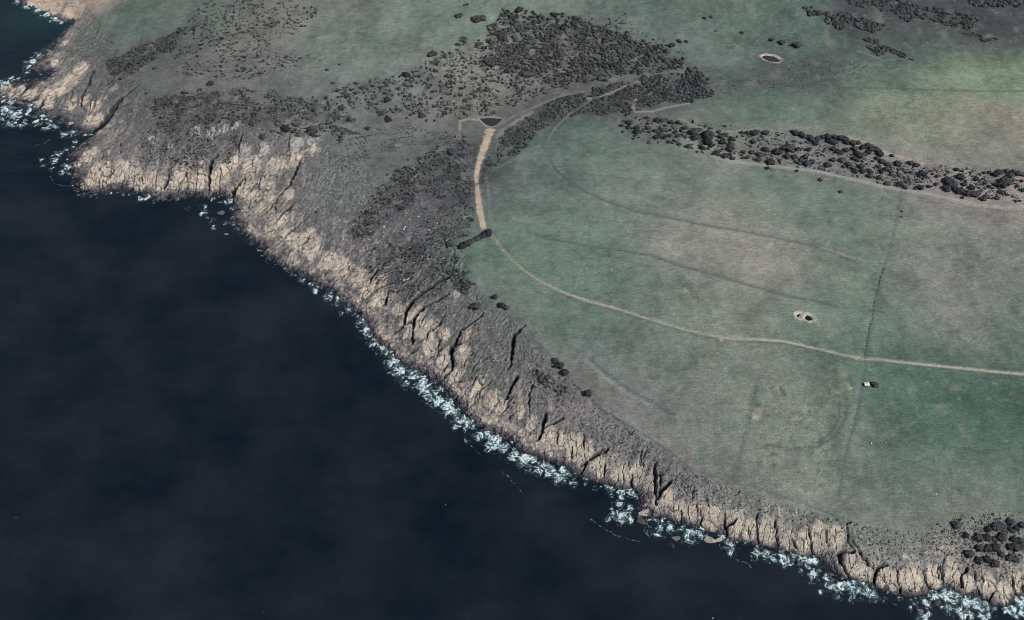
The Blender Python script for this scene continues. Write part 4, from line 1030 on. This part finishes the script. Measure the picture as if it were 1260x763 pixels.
def Z(ox_, oy_, s, pts):
    return [(ox_ + p[0] / s, oy_ + p[1] / s, p[2] / s, len(p) > 3) for p in pts]
G_ = 1
STRIP = Z(750, 120, 6.939, [(140, 155, 12), (125, 205, 14), (170, 215, 28), (105, 240, 18), (160, 255, 20), (235, 260, 24), (230, 295, 26), (330, 260, 22), (325, 225, 14), (315, 175, 14), (405, 195, 24), (450, 200, 24), (480, 190, 18), (520, 215, 24), (580, 218, 20),
    (475, 240, 14), (465, 280, 26), (390, 285, 22), (400, 340, 26), (440, 325, 28), (470, 340, 24), (515, 325, 20), (555, 300, 16, G_), (510, 375, 20), (585, 330, 22), (555, 370, 14), (595, 400, 20), (645, 260, 22), (675, 415, 26), (720, 295, 38, G_), (735, 345, 36), (770, 275, 20), (835, 325, 50, G_),
    (835, 380, 36), (875, 410, 24), (795, 430, 24), (935, 295, 20), (985, 318, 22), (950, 335, 26), (965, 380, 28), (1045, 360, 24, G_), (1040, 405, 26), (1030, 440, 32), (920, 465, 22), (890, 480, 18), (985, 500, 26), (1025, 485, 20), (1050, 520, 20), (945, 490, 14), (1140, 465, 20),
    (1175, 510, 22), (1140, 515, 16), (1130, 298, 18), (1170, 295, 16), (340, 295, 14), (115, 290, 14)]) + \
    Z(920, 140, 6.939, [(65, 160, 36), (10, 160, 20), (150, 160, 30), (50, 240, 24), (150, 305, 28), (35, 330, 22), (100, 350, 26), (90, 395, 22), (195, 410, 38), (255, 330, 34), (345, 290, 44), (425, 300, 22), (340, 365, 28), (400, 370, 26), (520, 305, 22), (490, 370, 26), (455, 390, 20), (505, 425, 32), (550, 410, 24),
    (435, 425, 16), (380, 150, 18), (410, 165, 26), (450, 175, 28), (485, 195, 26), (530, 195, 26), (545, 220, 26), (580, 250, 26), (600, 215, 22), (640, 200, 24), (680, 195, 28), (700, 230, 30), (740, 200, 22), (745, 245, 26), (790, 210, 26), (830, 220, 30), (850, 245, 24), (900, 250, 30), (945, 250, 24),
    (980, 290, 24), (1030, 275, 34), (1060, 300, 32), (1100, 310, 30), (1130, 345, 28), (1030, 330, 24), (910, 300, 24), (935, 340, 26), (960, 360, 28), (1000, 350, 22), (730, 300, 24), (770, 320, 24), (800, 335, 22), (840, 310, 24), (910, 380, 22), (940, 400, 18), (1110, 385, 22), (1150, 410, 28),
    (1190, 430, 26), (1180, 470, 24), (1120, 450, 24), (1140, 490, 22), (1220, 490, 22), (1230, 360, 16), (1230, 520, 20), (690, 440, 30), (730, 395, 24), (800, 395, 26), (860, 430, 26), (880, 455, 22), (820, 450, 18), (970, 450, 26), (920, 490, 26), (990, 490, 28), (1040, 530, 26), (1120, 550, 20),
    (1190, 595, 26), (1030, 480, 20), (1050, 500, 18)]) + \
    Z(1080, 160, 6.939, [(170, 290, 30), (280, 282, 26), (330, 300, 24), (285, 360, 16), (375, 375, 34), (240, 490, 20), (185, 460, 26), (360, 490, 26), (320, 500, 14), (435, 480, 18), (500, 465, 18), (510, 395, 16), (570, 420, 14), (670, 335, 20), (705, 400, 32, G_), (610, 440, 40), (640, 470, 42),
    (590, 500, 36), (660, 500, 30), (700, 520, 40), (740, 465, 22), (760, 540, 36), (800, 490, 28), (820, 550, 36), (850, 540, 26), (840, 420, 22), (910, 365, 16), (950, 365, 18), (1000, 380, 28), (1040, 360, 30, G_), (1090, 440, 48, G_), (1060, 470, 40), (1020, 470, 26), (1130, 390, 30), (1100, 350, 22),
    (1150, 365, 26), (1200, 370, 30), (1240, 380, 24), (1230, 435, 16), (1190, 480, 16), (1240, 515, 18), (1045, 525, 24), (1015, 580, 22), (900, 590, 26), (930, 570, 24), (950, 485, 18), (910, 450, 14), (720, 580, 14)])
COPSE = Z(1150, 620, 7.627, [(205, 195, 40), (295, 295, 30), (405, 315, 42), (485, 315, 38), (500, 235, 30), (570, 210, 44), (620, 205, 40), (705, 165, 34), (700, 230, 20), (770, 230, 28), (820, 200, 30), (560, 330, 26), (630, 310, 40), (740, 325, 30), (420, 415, 36), (500, 420, 40), (570, 410, 40), (620, 470, 30),
    (320, 465, 44), (410, 520, 34), (490, 520, 32), (565, 560, 40), (700, 505, 34), (765, 520, 30), (700, 400, 30), (760, 400, 42), (810, 390, 30), (650, 275, 24), (740, 250, 24), (800, 340, 30)])

def strip_edges(px):
    lo = np.interp(px, [760, 816, 890, 980, 1064, 1120, 1200, 1260], [168, 187, 196, 208, 224, 235, 250, 253])
    hi = np.interp(px, [760, 800, 836, 876, 970, 1010, 1060, 1100, 1160, 1260], [140, 140, 148, 162, 158, 164, 175, 188, 204, 208])
    return hi, lo
buckets = {}
for t in STRIP:
    hi, lo = strip_edges(t[0]); q = (t[1] - hi) / max(8, lo - hi)
    row = 'upper edge' if q < .36 else ('middle row' if q < .66 else 'lower edge')
    seg = 'left third' if t[0] < 925 else ('middle third' if t[0] < 1085 else 'right third')
    buckets.setdefault((row, seg), []).append(t)
for (row, seg), ts in buckets.items():
    for q, t in enumerate(sorted(ts)):
        col = 'green' if t[3] else 'dark grey'
        tree(t[0], t[1], t[2], f"{col} tree, {ORD[q]} from left along the {row} of the strip, {seg}", "trees of the wooded strip", t[3])
for q, t in enumerate(sorted(COPSE, key=lambda t_: (t_[1] > 668, t_[0]))):
    n_up = sum(1 for t_ in COPSE if t_[1] <= 668)
    lower = t[1] > 668
    k_ = q - n_up if lower else q
    tree(t[0], t[1], t[2], f"dark round tree, {ORD[k_]} from left in the {'seaward' if lower else 'landward'} half of the copse", "trees of the cliff-top copse", grow=1.08)
LONE = [(683, 444, 5, 'lone dark tree, upper of the touching pair on the cliff fence'), (689, 449.5, 4.6, 'lone dark tree touching the lower side of its twin on the cliff fence'), (695, 458.5, 6, 'dark rounded tree just below the touching pair on the cliff fence'),
    (723, 484, 6.6, 'lone dark tree on the bare stretch of cliff fence, lowest of the row'), (585, 377, 6.4, 'big dark round tree alone on the heath slope'), (608.5, 366, 4.6, 'dark tree at the field corner, upper one of three'), (617, 375.5, 4.4, 'dark tree at the field corner, middle one of three'), (623.5, 379, 4.4, 'dark tree at the field corner, lowest of three'),
    (600, 287, 5.5, 'dark tree at the upper end of the short hedge below the gully road'), (594, 290.5, 5.5, 'second dark tree of the short hedge below the gully road'), (587.5, 294, 5.5, 'third dark tree of the short hedge below the gully road'), (581, 297, 5, 'fourth dark tree of the short hedge below the gully road'),
    (575, 300, 4.6, 'fifth dark tree of the short hedge below the gully road'), (569, 304, 4.2, 'dark tree at the lower end of the short hedge below the gully road'), (1076.5, 474, 4.2, 'dark tree standing beside the small white-roofed shed'),
    (944.5, 207.5, 2.8, 'small dark tree just below the pale strip-side track, leftmost of four in the grass'), (981, 210.5, 2.8, 'small dark tree touching the pale strip-side track, second of four in the grass'), (1008.5, 222, 3.6, 'small dark tree out in the grass below the strip, third of four'), (1034.5, 236, 3.2, 'small dark tree farthest out in the grass below the strip'),
    (949, 49, 3.8, 'dark bushy tree, left one of three above the far dam'), (962, 51.5, 4, 'dark bushy tree, middle one of three above the far dam'), (981, 56, 5.4, 'dark bushy tree, right and largest of three above the far dam')]
for px, py, r, lab in LONE:
    tree(px + random.uniform(-.5, .5), py + random.uniform(-.5, .5), r * random.uniform(.72, 1.08), lab, "lone trees")

# shrubs one can pick out on the hill
TR = Z(300, 0, 3.706, [(1075, 90, 34), (980, 75, 18), (1005, 190, 13), (1070, 205, 15), (860, 250, 22), (740, 343, 21), (800, 350, 13), (815, 530, 20), (655, 460, 18), (625, 525, 14), (660, 548, 21), (760, 525, 10), (760, 437, 12), (870, 485, 12), (565, 588, 14), (430, 415, 14), (320, 505, 15), (405, 380, 10),
    (380, 320, 10), (437, 295, 8), (1120, 290, 30), (1205, 325, 22), (1110, 410, 17), (1185, 175, 22), (990, 405, 12), (990, 435, 12), (875, 325, 13), (880, 295, 13), (845, 360, 12), (310, 590, 22), (190, 590, 26), (85, 625, 20), (480, 550, 15), (1020, 20, 8), (1005, 25, 7), (290, 545, 10), (240, 575, 14), (225, 600, 12)]) + \
    Z(620, 0, 3.706, [(915, 85, 10), (945, 80, 10), (965, 143, 6), (1085, 150, 9), (800, 190, 13), (765, 208, 16), (830, 190, 11), (742, 208, 8), (805, 290, 11), (815, 270, 9), (500, 300, 22), (330, 85, 18), (90, 340, 22), (260, 250, 20), (270, 130, 18), (230, 70, 18), (70, 50, 20), (450, 215, 20), (590, 260, 14), (580, 190, 14)]) + \
    Z(0, 0, 3.816, [(1040, 185, 14), (990, 395, 20), (1070, 155, 10), (1170, 150, 8), (740, 480, 13), (785, 490, 15), (690, 440, 10), (1210, 490, 10), (1100, 60, 9), (730, 320, 14)]) + \
    Z(300, 180, 3.706, [(520, 118, 6), (655, 130, 8), (748, 62, 8), (850, 28, 9), (720, 285, 14), (640, 258, 9), (828, 285, 8), (1025, 330, 12), (935, 455, 18), (945, 30, 22), (1000, 40, 14), (330, 300, 10)])
bk = {}
for t in TR:
    reg = 'the seaward hillside' if t[0] < 420 and t[1] < 160 else ('the scrub slope above gully road' if t[0] < 640 and t[1] < 165 else ('the dense scrub patch' if t[0] < 860 and t[1] < 85 and t[0] < 820 else ('the grassy crest' if t[1] < 90 else 'the heath slope')))
    bk.setdefault(reg, []).append(t)
for reg, ts in bk.items():
    for q, t in enumerate(sorted(ts)):
        size = 'large' if t[2] > 4.5 else ('mid-sized' if t[2] > 3 else 'small')
        shrub(t[0], t[1], t[2], f"{size} dark shrub, {ORD[q]} from left, standing out on {reg}", "shrubs standing out on the hillside", grow=1.05)
for q, (px, py) in enumerate([(1109.3, 260.5), (1109, 267)]):
    shrub(px, py, 1.7, f"{'upper' if q == 0 else 'lower'} of two little dark bushes right beside the paddock fence", "little bushes by the paddock fence", grow=1.1)
HL = resample(wl([(1089, 330), (1080, 365), (1073, 400), (1066.5, 436)]), 3.6)
for q, (x, y) in enumerate(HL):
    shrub(0, 0, random.uniform(.7, 1.35), f"low dark bush, {ORD[len(HL) - 1 - q]} up from the farm track in the paddock-fence row", "bushes along the paddock fence", world=(x - 2.2 + random.uniform(-.7, .7), y + random.uniform(-1.5, 1.5)))

# scrub areas: polygon, count, radius range, share of individuals
SCRUB = [([(620, 15), (700, 20), (760, 40), (830, 62), (842, 78), (800, 92), (760, 92), (700, 104), (640, 96), (598, 72), (600, 35)], 2600, (.9, 3.3), .80),
    ([(575, 45), (640, 50), (700, 105), (610, 138), (520, 150), (430, 132), (405, 112), (500, 90)], 1900, (.7, 2.4), .7),
    ([(700, 18), (770, 22), (850, 70), (838, 84), (780, 66)], 200, (.8, 1.8), .5),
    ([(622, 158), (700, 120), (790, 96), (862, 84), (880, 120), (800, 131), (770, 141), (700, 140), (676, 150), (650, 178), (608, 203)], 1900, (.9, 2.2), .3),
    ([(735, 112), (800, 96), (868, 86), (866, 118), (800, 112), (770, 112)], 500, (1.4, 3.0), .5),
    ([(660, 128), (710, 118), (760, 108), (800, 98), (770, 118), (700, 133)], 350, (1.4, 2.8), .4),
    ([(250, 0), (330, 0), (400, 15), (330, 60), (395, 72), (300, 100), (215, 88), (220, 40)], 1000, (.9, 2.0), .6),
    ([(136, 75), (232, 32), (215, 62), (170, 88), (132, 105)], 650, (1.0, 2.4), .2),
    ([(180, 122), (300, 108), (420, 128), (440, 150), (300, 152), (200, 165)], 900, (1.0, 2.3), .4),
    ([(180, 165), (300, 155), (290, 200), (200, 205), (160, 190)], 500, (.8, 1.8), .2),
    ([(300, 165), (420, 150), (440, 170), (400, 168), (350, 165)], 160, (1.2, 2.4), .4),
    ([(562, 165), (602, 190), (586, 240), (520, 242), (462, 284), (438, 300), (430, 272), (500, 205)], 1500, (.8, 2.0), .2),
    ([(560, 240), (588, 240), (578, 285), (520, 325), (480, 320)], 700, (.7, 1.6), .2),
    ([(450, 300), (562, 300), (568, 330), (556, 345), (520, 372), (452, 335)], 800, (.7, 1.7), .2),
    ([(410, 210), (470, 190), (560, 170), (500, 150), (430, 160)], 600, (.6, 1.1), .1),
    ([(985, 9), (1000, 11), (1062, 24), (1098, 35), (1075, 38), (1020, 30)], 380, (1.3, 2.8), .3),
    ([(1058, 46), (1088, 55), (1112, 66), (1122, 74), (1080, 64)], 170, (1.2, 2.4), .3),
    ([(1035, 0), (1105, 0), (1190, 18), (1200, 33), (1165, 32), (1110, 20)], 420, (1.2, 2.6), .1),
    ([(1170, -6), (1270, -6), (1270, 8), (1210, 10)], 200, (1.3, 2.8), .1),
    ([(1180, 38), (1235, 46), (1232, 52), (1190, 44)], 60, (1.0, 2.0), .1),
    ([(770, 140), (840, 148), (960, 165), (1060, 190), (1150, 220), (1100, 228), (960, 203), (860, 188), (780, 170)], 1100, (.6, 1.9), .1),
    ([(1100, 200), (1255, 215), (1255, 245), (1180, 240), (1100, 228)], 500, (.6, 1.8), .1),
    ([(1130, 640), (1262, 630), (1262, 700), (1180, 690)], 380, (.5, 1.2), .1),
    ([(655, 455), (700, 470), (692, 492), (655, 485)], 90, (.9, 1.9), .2),
    ([(860, 100), (960, 80), (1060, 75), (1060, 100), (960, 112), (880, 115)], 420, (.5, 1.0), .0),
    ([(572, 330), (588, 352), (580, 362), (545, 352), (555, 336)], 120, (1.0, 2.2), .2),
    ([(865, 102), (880, 122), (868, 120)], 22, (1.0, 1.8), .2)]
cand = []
def scatter(poly, n, rr):
    P = wl(poly); A = np.array(P); out = []
    x0, y0 = A.min(0); x1, y1 = A.max(0); tries = 0
    grown = np.array(P)
    while len(out) < n and tries < 40:
        tries += 1
        x = RS.uniform(x0 - 12, x1 + 12, n * 2); y = RS.uniform(y0 - 12, y1 + 12, n * 2)
        jx = 14 * pn(x / 22, y / 22, 17); jy = 14 * pn(x / 22, y / 22, 18)
        ok = inside(x + jx, y + jy, A) & (fbm(x, y, 26, 3, 15) + .25 * RS.randn(len(x)) > -.02)
        for q in np.nonzero(ok)[0]:
            out.append((x[q], y[q], rr[0] + (rr[1] - rr[0]) * RS.rand() ** 3.0))
            if len(out) >= n: break
    return out
for poly, n, rr, share in SCRUB:
    n = int(n * 1.5)
    for x, y, r in scatter(poly, n, rr):
        cand.append((x, y, r, share))
# keep tracks and ponds clear of scrub
clear = np.full((NY, NX), 99, np.float32)
for nm, L in track_lines.items():
    pts = TRACKS[nm][0]
    half = .5 * max(p[2] for p in pts) * mpp(pts[0][0], pts[0][1]) if nm != 'gully_road' else 7
    clear = np.minimum(clear, line_raster([L], 14) - half)
cand = [c for c in cand if samp(clear, c[0], c[1]) > c[2] * .7 and samp(DC, c[0], c[1]) > 8 and samp(bank_m, c[0], c[1]) < .2]
order = sorted(range(len(cand)), key=lambda q: -cand[q][2] * (0.35 + cand[q][3]))
def to_px(x, y, z):
    d = np.array([x, y, z]) - CAM
    dp = d[1] * math.cos(DEP) - d[2] * math.sin(DEP)
    return 630 + d[0] / dp / HF * 630, 381.5 - (d[1] * math.sin(DEP) + d[2] * math.cos(DEP)) / dp / HF * 630
def solo_label(x, y):
    u, v = to_px(x, y, float(hz(x, y)))
    if u > 930: return "dark shrub in the scrub patches on the far hillside"
    if u > 605 and v > 105: return "dark shrub in the thicket along the creek"
    if u > 560 and v < 110: return "dark rounded shrub in the dense scrub patch on the hill"
    if v < 165: return "dark shrub in the open scrub above the triangular dam"
    return "dark shrub on the heath between gully road and sea"
n_ind = 300 - len(TR) - len(HL) - 6
solo = set(order[:n_ind])
for q in solo:
    x, y, r, _s = cand[q]
    shrub(0, 0, r, solo_label(x, y), "shrubs of the hillside scrub", world=(x, y))
rest = [c for q, c in enumerate(cand) if q not in solo]

def clumps(items, unit, tint_fn, squash=.75, jit=.42):
    v, f = unit; n = len(items)
    A = np.array([i[:3] for i in items])
    zs = samp(H, A[:, 0], A[:, 1])
    ang = RS.rand(n) * 6.28; ca, sa = np.cos(ang), np.sin(ang)
    vv = v[None] * (1 + jit * RS.randn(n, len(v), 1).clip(-1.3, 1.3))
    sx_ = A[:, 2] * RS.uniform(.8, 1.25, n); sy_ = A[:, 2] * RS.uniform(.8, 1.25, n)
    X = vv[..., 0] * sx_[:, None]; Y = vv[..., 1] * sy_[:, None]; Zz = vv[..., 2] * (A[:, 2] * squash * RS.uniform(.7, 1.2, n))[:, None]
    V = np.stack([X * ca[:, None] - Y * sa[:, None] + A[:, 0:1], X * sa[:, None] + Y * ca[:, None] + A[:, 1:2], Zz + zs[:, None] + (A[:, 2] * .3)[:, None]], -1).reshape(-1, 3)
    F = (f[None] + (np.arange(n) * len(v))[:, None, None]).reshape(-1, 3)
    C = np.repeat(tint_fn(n), len(v), 0)
    return V, F, C
def scrub_tint(n):
    base = np.array([.057, .057, .057]); k = RS.uniform(.5, 1.7, (n, 1))
    c = base * k; gm = RS.rand(n, 1) < .15
    return np.where(gm, c * np.array([.9, 1.1, .95]), c)
big = [c for c in rest if c[2] > 1.5]; small = [c for c in rest if c[2] <= 1.5]
for items, unit, nm, lab in ((big, I2, "scrub", "dense dark scrub bushes massed on the hill and along the creek"), (small, I1, "low_scrub", "low dark scrub speckling the hillsides and the strip between paddocks")):
    V, F, C = clumps(items, unit, scrub_tint)
    o = link(nm, mesh_from(nm, V, F.ravel(), np.arange(0, F.size, 3), M_scrub, False, C))
    tag(o, lab, None, None, "stuff")

# heath tufts on the coastal slopes
tj, ti = np.nonzero(hm > .55)
sel = RS.choice(len(tj), min(34000, len(tj)), replace=False)
dens = fbm(XX[tj[sel], ti[sel]], YY[tj[sel], ti[sel]], 20, 3, 95) + .3 * RS.randn(len(sel))
sel = sel[dens > -.25]
tu = [(float(XX[tj[q], ti[q]] + RS.uniform(-.5, .5)), float(YY[tj[q], ti[q]] + RS.uniform(-.5, .5)), .35 + .8 * RS.rand() ** 2.0, 0) for q in sel]
tu = [t for t in tu if samp(clear, t[0], t[1]) > .5]
def heath_tint(n):
    k = RS.uniform(.6, 1.45, (n, 1)); c = np.array([.112, .11, .112]) * k
    br = RS.rand(n, 1) < .15
    return np.where(br, np.array([.24, .22, .205]) * RS.uniform(.8, 1.2, (n, 1)), c)
V, F, C = clumps(tu, I1, heath_tint, squash=.7)
o = link("heath", mesh_from("heath", V, F.ravel(), np.arange(0, F.size, 3), M_scrub, False, C))
tag(o, "grey heath tufts covering the slopes above the cliffs", None, None, "stuff")

# ------------------------------------------------------------------ boulders
def boulder_mesh(seed, mat, flat):
    r = np.random.RandomState(seed); v, f = I3
    v = v * (1 + .16 * fbm(v[:, 0] * 1.0 + seed, v[:, 1] + .7 * v[:, 2], .9, 3, seed % 17))[:, None]
    for _ in range(14):                              # cut flat facets
        d = r.randn(3); d /= np.linalg.norm(d); k_ = r.uniform(.35, .75)
        h = v @ d; v -= np.clip(h - k_, 0, None)[:, None] * d
    v *= np.array([r.uniform(.9, 1.3), r.uniform(.7, 1.0), flat])
    v += .025 * r.randn(*v.shape)
    return mesh_from("boulder", v, f.ravel(), np.arange(0, f.size, 3), mat, False)
B_dark = [boulder_mesh(400 + q, M_rock, .55) for q in range(6)]
B_tan = [boulder_mesh(420 + q, M_tanrock, .5) for q in range(4)]
B_pale = [boulder_mesh(440 + q, M_palerock, .6) for q in range(4)]
def boulder(x, y, r, kind, label, group, z=None, sx_=1.0, rot=None, lift=.1):
    o = link("boulder", random.choice(kind))
    zz_ = max(float(hz(x, y)), -.3) if z is None else z
    o.location = (x, y, zz_ + r * lift); o.rotation_euler = (random.uniform(-.15, .15), random.uniform(-.15, .15), random.uniform(0, 6.28) if rot is None else rot)
    o.scale = (r * sx_, r / math.sqrt(sx_), r * random.uniform(.8, 1.1))
    tag(o, label, "boulder", group)
SEA_ROCKS = [(793, 631, 11, 't', 'big tan slab of rock standing off the cliff behind a narrow channel'), (791, 642, 9, 'd', 'grey wave-washed slab just seaward of the big tan slab'), (831, 663, 6, 'd', 'flat dark rock awash left of the broad pale ledge'), (872, 664, 10, 't', 'broad pale ledge of rock in front of the low cliff'), (884, 664, 7, 't', 'smaller pale rock at the right end of the broad ledge'),
    (984, 694, 6, 'd', 'rounded rock ringed by surf right of the bright foam'), (1155, 741, 7, 'd', 'dark low rock inside the widest patch of surf'), (1188, 753, 6, 'd', 'dark rock circled by foam near the bottom edge'), (1132, 752, 5.5, 'd', 'dark rock with a loop of foam around it'),
    (273, 261, 7, 'd', 'largest rock of the reef off the tan cliffs'), (296, 277, 5, 'd', 'rounded rock between the reef and the shore below the deep cleft'), (252, 258, 3.5, 'd', 'small outer rock at the seaward end of the reef'), (255, 268, 4, 'd', 'flat rock at the lower end of the reef'), (263, 282, 3, 'd', 'lowest little rock of the reef'), (279, 288, 3.5, 'd', 'dark rock on the landward end of the reef'),
    (92, 142, 5, 't', 'tan rock tip just left of the big dark gully'), (87, 152, 5, 't', 'tan rock just seaward of the gully mouth'), (104, 166, 3.5, 't', 'small pale rock in the mouth of the big dark gully'), (77, 203, 4, 'd', 'grey rock in the foam off the left headland'), (70, 188, 4, 'd', 'grey rock nearest the open water off the left headland'),
    (24, 126, 6, 'd', 'long dark rock in the surf at the tip of the promontory'), (12, 133, 5, 'd', 'dark rock in the outer surf at the tip of the promontory'), (42, 144, 6, 'd', 'dark rock in the surf under the tan promontory'), (31, 148, 4.5, 'd', 'small dark rock in the outermost line of surf'), (60, 152, 4.5, 'd', 'dark rock at the right end of the promontory surf'),
    (44, 66, 4, 'd', 'small dark rock off the far rocky shore'), (32, 76, 4, 'd', 'outermost dark rock off the far rocky shore'), (1008, 702, 5, 'd', 'dark rock between the two cliff bays near the bottom'), (1022, 706, 5, 'd', 'second dark rock between the two cliff bays near the bottom'), (1100, 743, 4, 'd', 'low dark rock just offshore near the bottom edge'), (985, 680, 4, 't', 'pale rock at the foot of the straight-sided cliff')]
for px, py, r, k_, lab in SEA_ROCKS:
    c = at_z(px, py, .5); m_ = mpp(px, py) * r
    boulder(c[0], c[1], m_, B_tan if k_ == 't' else B_dark, lab, "rocks standing in the sea", z=-.1 * m_, sx_=1.15, rot=random.uniform(-.4, .4), lift=.12)
cl = resample(COAST[6:-3], 1.0)
RUB = [(300, 520, 90, 'dark boulder at the middle cliffs waterline', (1.0, 2.6)), (70, 300, 50, 'dark boulder at the left headland waterline', (1.2, 3.0)), (520, 800, 60, 'wet boulder beside the surf below the cliff fence', (1.0, 2.3)), (900, 1262, 50, 'wet boulder under the lower right cliffs', (1.0, 2.4))]
Tn = np.gradient(cl, axis=0); Tn /= np.linalg.norm(Tn, axis=1)[:, None]
# photograph x of a coast sample
rel = np.stack([cl[:, 0] - CAM[0], cl[:, 1] - CAM[1], np.zeros(len(cl)) - CAM[2]], -1)
depth = rel[:, 1] * math.cos(DEP) - rel[:, 2] * math.sin(DEP)
cpx = 630 + rel[:, 0] / depth / HF * 630
for x0, x1, n, lab, rr in RUB:
    ks = np.nonzero((cpx > x0) & (cpx < x1))[0]
    for q, k_ in enumerate(sorted(random.choice(ks) for _ in range(n))):
        off = random.gauss(-1.0, 4.5)
        x = cl[k_, 0] - Tn[k_, 1] * off; y = cl[k_, 1] + Tn[k_, 0] * off
        r = rr[0] + (rr[1] - rr[0]) * random.random() ** 2
        boulder(x, y, r, B_dark, f"{lab}, {ORD[q % 45]} from left{'' if q < 45 else ' of its right half'}", "boulders along the waterline")
PALE_AREA = [(418, 250), (480, 255), (560, 262), (545, 325), (500, 345), (470, 325), (430, 300)]
pb = sorted(scatter(PALE_AREA, 66, (1.0, 2.8)), key=lambda t_: -t_[1])
for k_, row in enumerate(('upper', 'middle', 'lower')):
    for q, (x, y, r) in enumerate(sorted(pb[k_ * 22:k_ * 22 + 22])):
        boulder(x, y, r, B_pale, f"pale boulder, {ORD[q]} from left in the {row} part of the heath boulder field", "pale boulders on the heath slope", lift=.15)
for px, py, r, lab in [(844, 358, 2, 'pale stone lying alone in the middle of the big paddock'), (945, 480, 1.8, 'left one of two pale stones in the trampled ground'), (957, 482, 1.8, 'right one of two pale stones in the trampled ground'), (1104, 527, 1.8, 'pale stone in the dark green paddock, topmost of three'), (1090, 545, 1.6, 'pale stone in the dark green paddock, middle of three'), (1072, 546, 1.6, 'pale stone in the dark green paddock, leftmost of three'),
        (1046, 477, 2, 'pale rock left of the small white-roofed shed'), (722, 331, 1.6, 'pale stone, left of three above the farm track'), (733, 336, 1.4, 'pale stone, middle of three above the farm track'), (752, 333, 1.6, 'pale stone, right of three above the farm track'), (1152, 608, 1.6, 'pale stone near the bottom of the dark green paddock'), (619, 20, 2, 'white boulder at the upper left corner of the dense scrub'), (662, 19, 2, 'white boulder at the top edge of the dense scrub')]:
    p = on_land(px, py)
    boulder(p[0], p[1], mpp(px, py) * r, B_pale, lab, "pale stones in the grass", lift=.2)

# ------------------------------------------------------------------ shed
def box(x0, x1, y0, y1, z0, z1):
    V = [(x, y, z) for z in (z0, z1) for x, y in ((x0, y0), (x1, y0), (x1, y1), (x0, y1))]
    F = [(3, 2, 1, 0), (4, 5, 6, 7), (0, 1, 5, 4), (1, 2, 6, 5), (2, 3, 7, 6), (3, 0, 4, 7)]
    return V, F
p = on_land(1066, 474)
shed = bpy.data.objects.new("shed", None); COL.objects.link(shed)
shed.location = (p[0], p[1], float(hz(p[0], p[1])) - .1); shed.rotation_euler = (0, 0, .12)
tag(shed, "small shed with a pale iron roof standing beside the paddock fence", "shed")
W2, D2, HW, HR = 2.6, 2.2, 2.3, 3.0
V = [(-W2, -D2, 0), (W2, -D2, 0), (W2, D2, 0), (-W2, D2, 0), (-W2, -D2, HW), (W2, -D2, HW), (W2, D2, HW), (-W2, D2, HW), (-W2, 0, HR - .1), (W2, 0, HR - .1)]
link("walls", fmesh("walls", V, [(0, 1, 5, 4), (1, 2, 6, 9, 5), (2, 3, 7, 6), (3, 0, 4, 8, 7)], M_wall), shed)
e = .35
for sgn in (-1, 1):
    n_ = 12; V, F = [], []
    for q in range(n_ * 2 + 1):                     # corrugated sheet
        x = -W2 - e + (2 * W2 + 2 * e) * q / (n_ * 2); dz = .05 * (q % 2)
        V += [(x, sgn * (D2 + e), HW - .18 + dz), (x, 0, HR + dz + .02)]
    for q in range(n_ * 2):
        F.append((2 * q, 2 * q + 2, 2 * q + 3, 2 * q + 1))
    link("roof_sheet", fmesh("roof_sheet", V, F, M_roof), shed)
V, F = box(-.9, .9, -D2 - .06, -D2 - .003, 0, 2.1)
dr = link("door", fmesh("door", V, F, M_door), shed)
V, F = box(.55, .7, -D2 - .12, -D2 - .06, 1.0, 1.08)
link("handle", fmesh("handle", V, F, M_roof), dr)

# ------------------------------------------------------------------ fences
V, F = tube([(0, 0, -.3), (0, 0, 1.25)], [.11, .09]); F = F + [tuple(range(6, 12))]
POST = fmesh("post", V, F, M_post)
def fence(pts, step, label, skip=None):
    R = resample(wl(pts), step)
    x0, y0 = R[0]; z0 = float(hz(x0, y0))
    root = bpy.data.objects.new("fence", None); COL.objects.link(root); root.location = (x0, y0, z0)
    tag(root, label, "fence", "paddock fences")
    top = []
    for x, y in R:
        z = float(hz(x, y))
        o = link("post", POST, root, (x - x0, y - y0, z - z0)); o.rotation_euler = (random.uniform(-.06, .06), random.uniform(-.06, .06), 0)
        top.append((x - x0, y - y0, z - z0))
    for h in (.35, .7, 1.1):
        v, f = tube([(a, b_, c + h) for a, b_, c in top], [.02] * len(top), 3)
        link("wire", fmesh("wire", v, f, M_wire), root)
fence(FENCE_LINE, 7.0, "straight post and wire fence dividing the big paddock from the right-hand one")
fence(CLIFF_FENCE, 8.0, "post and wire fence along the cliff-top edge of the grass")
fence(UPPER_FENCE, 7.0, "post and wire fence along the top of the wooded strip's right end")
print("verts fine", need.sum(), "foam", len(Q), "cand", len(cand), "solo", len(solo), "tufts", len(tu))
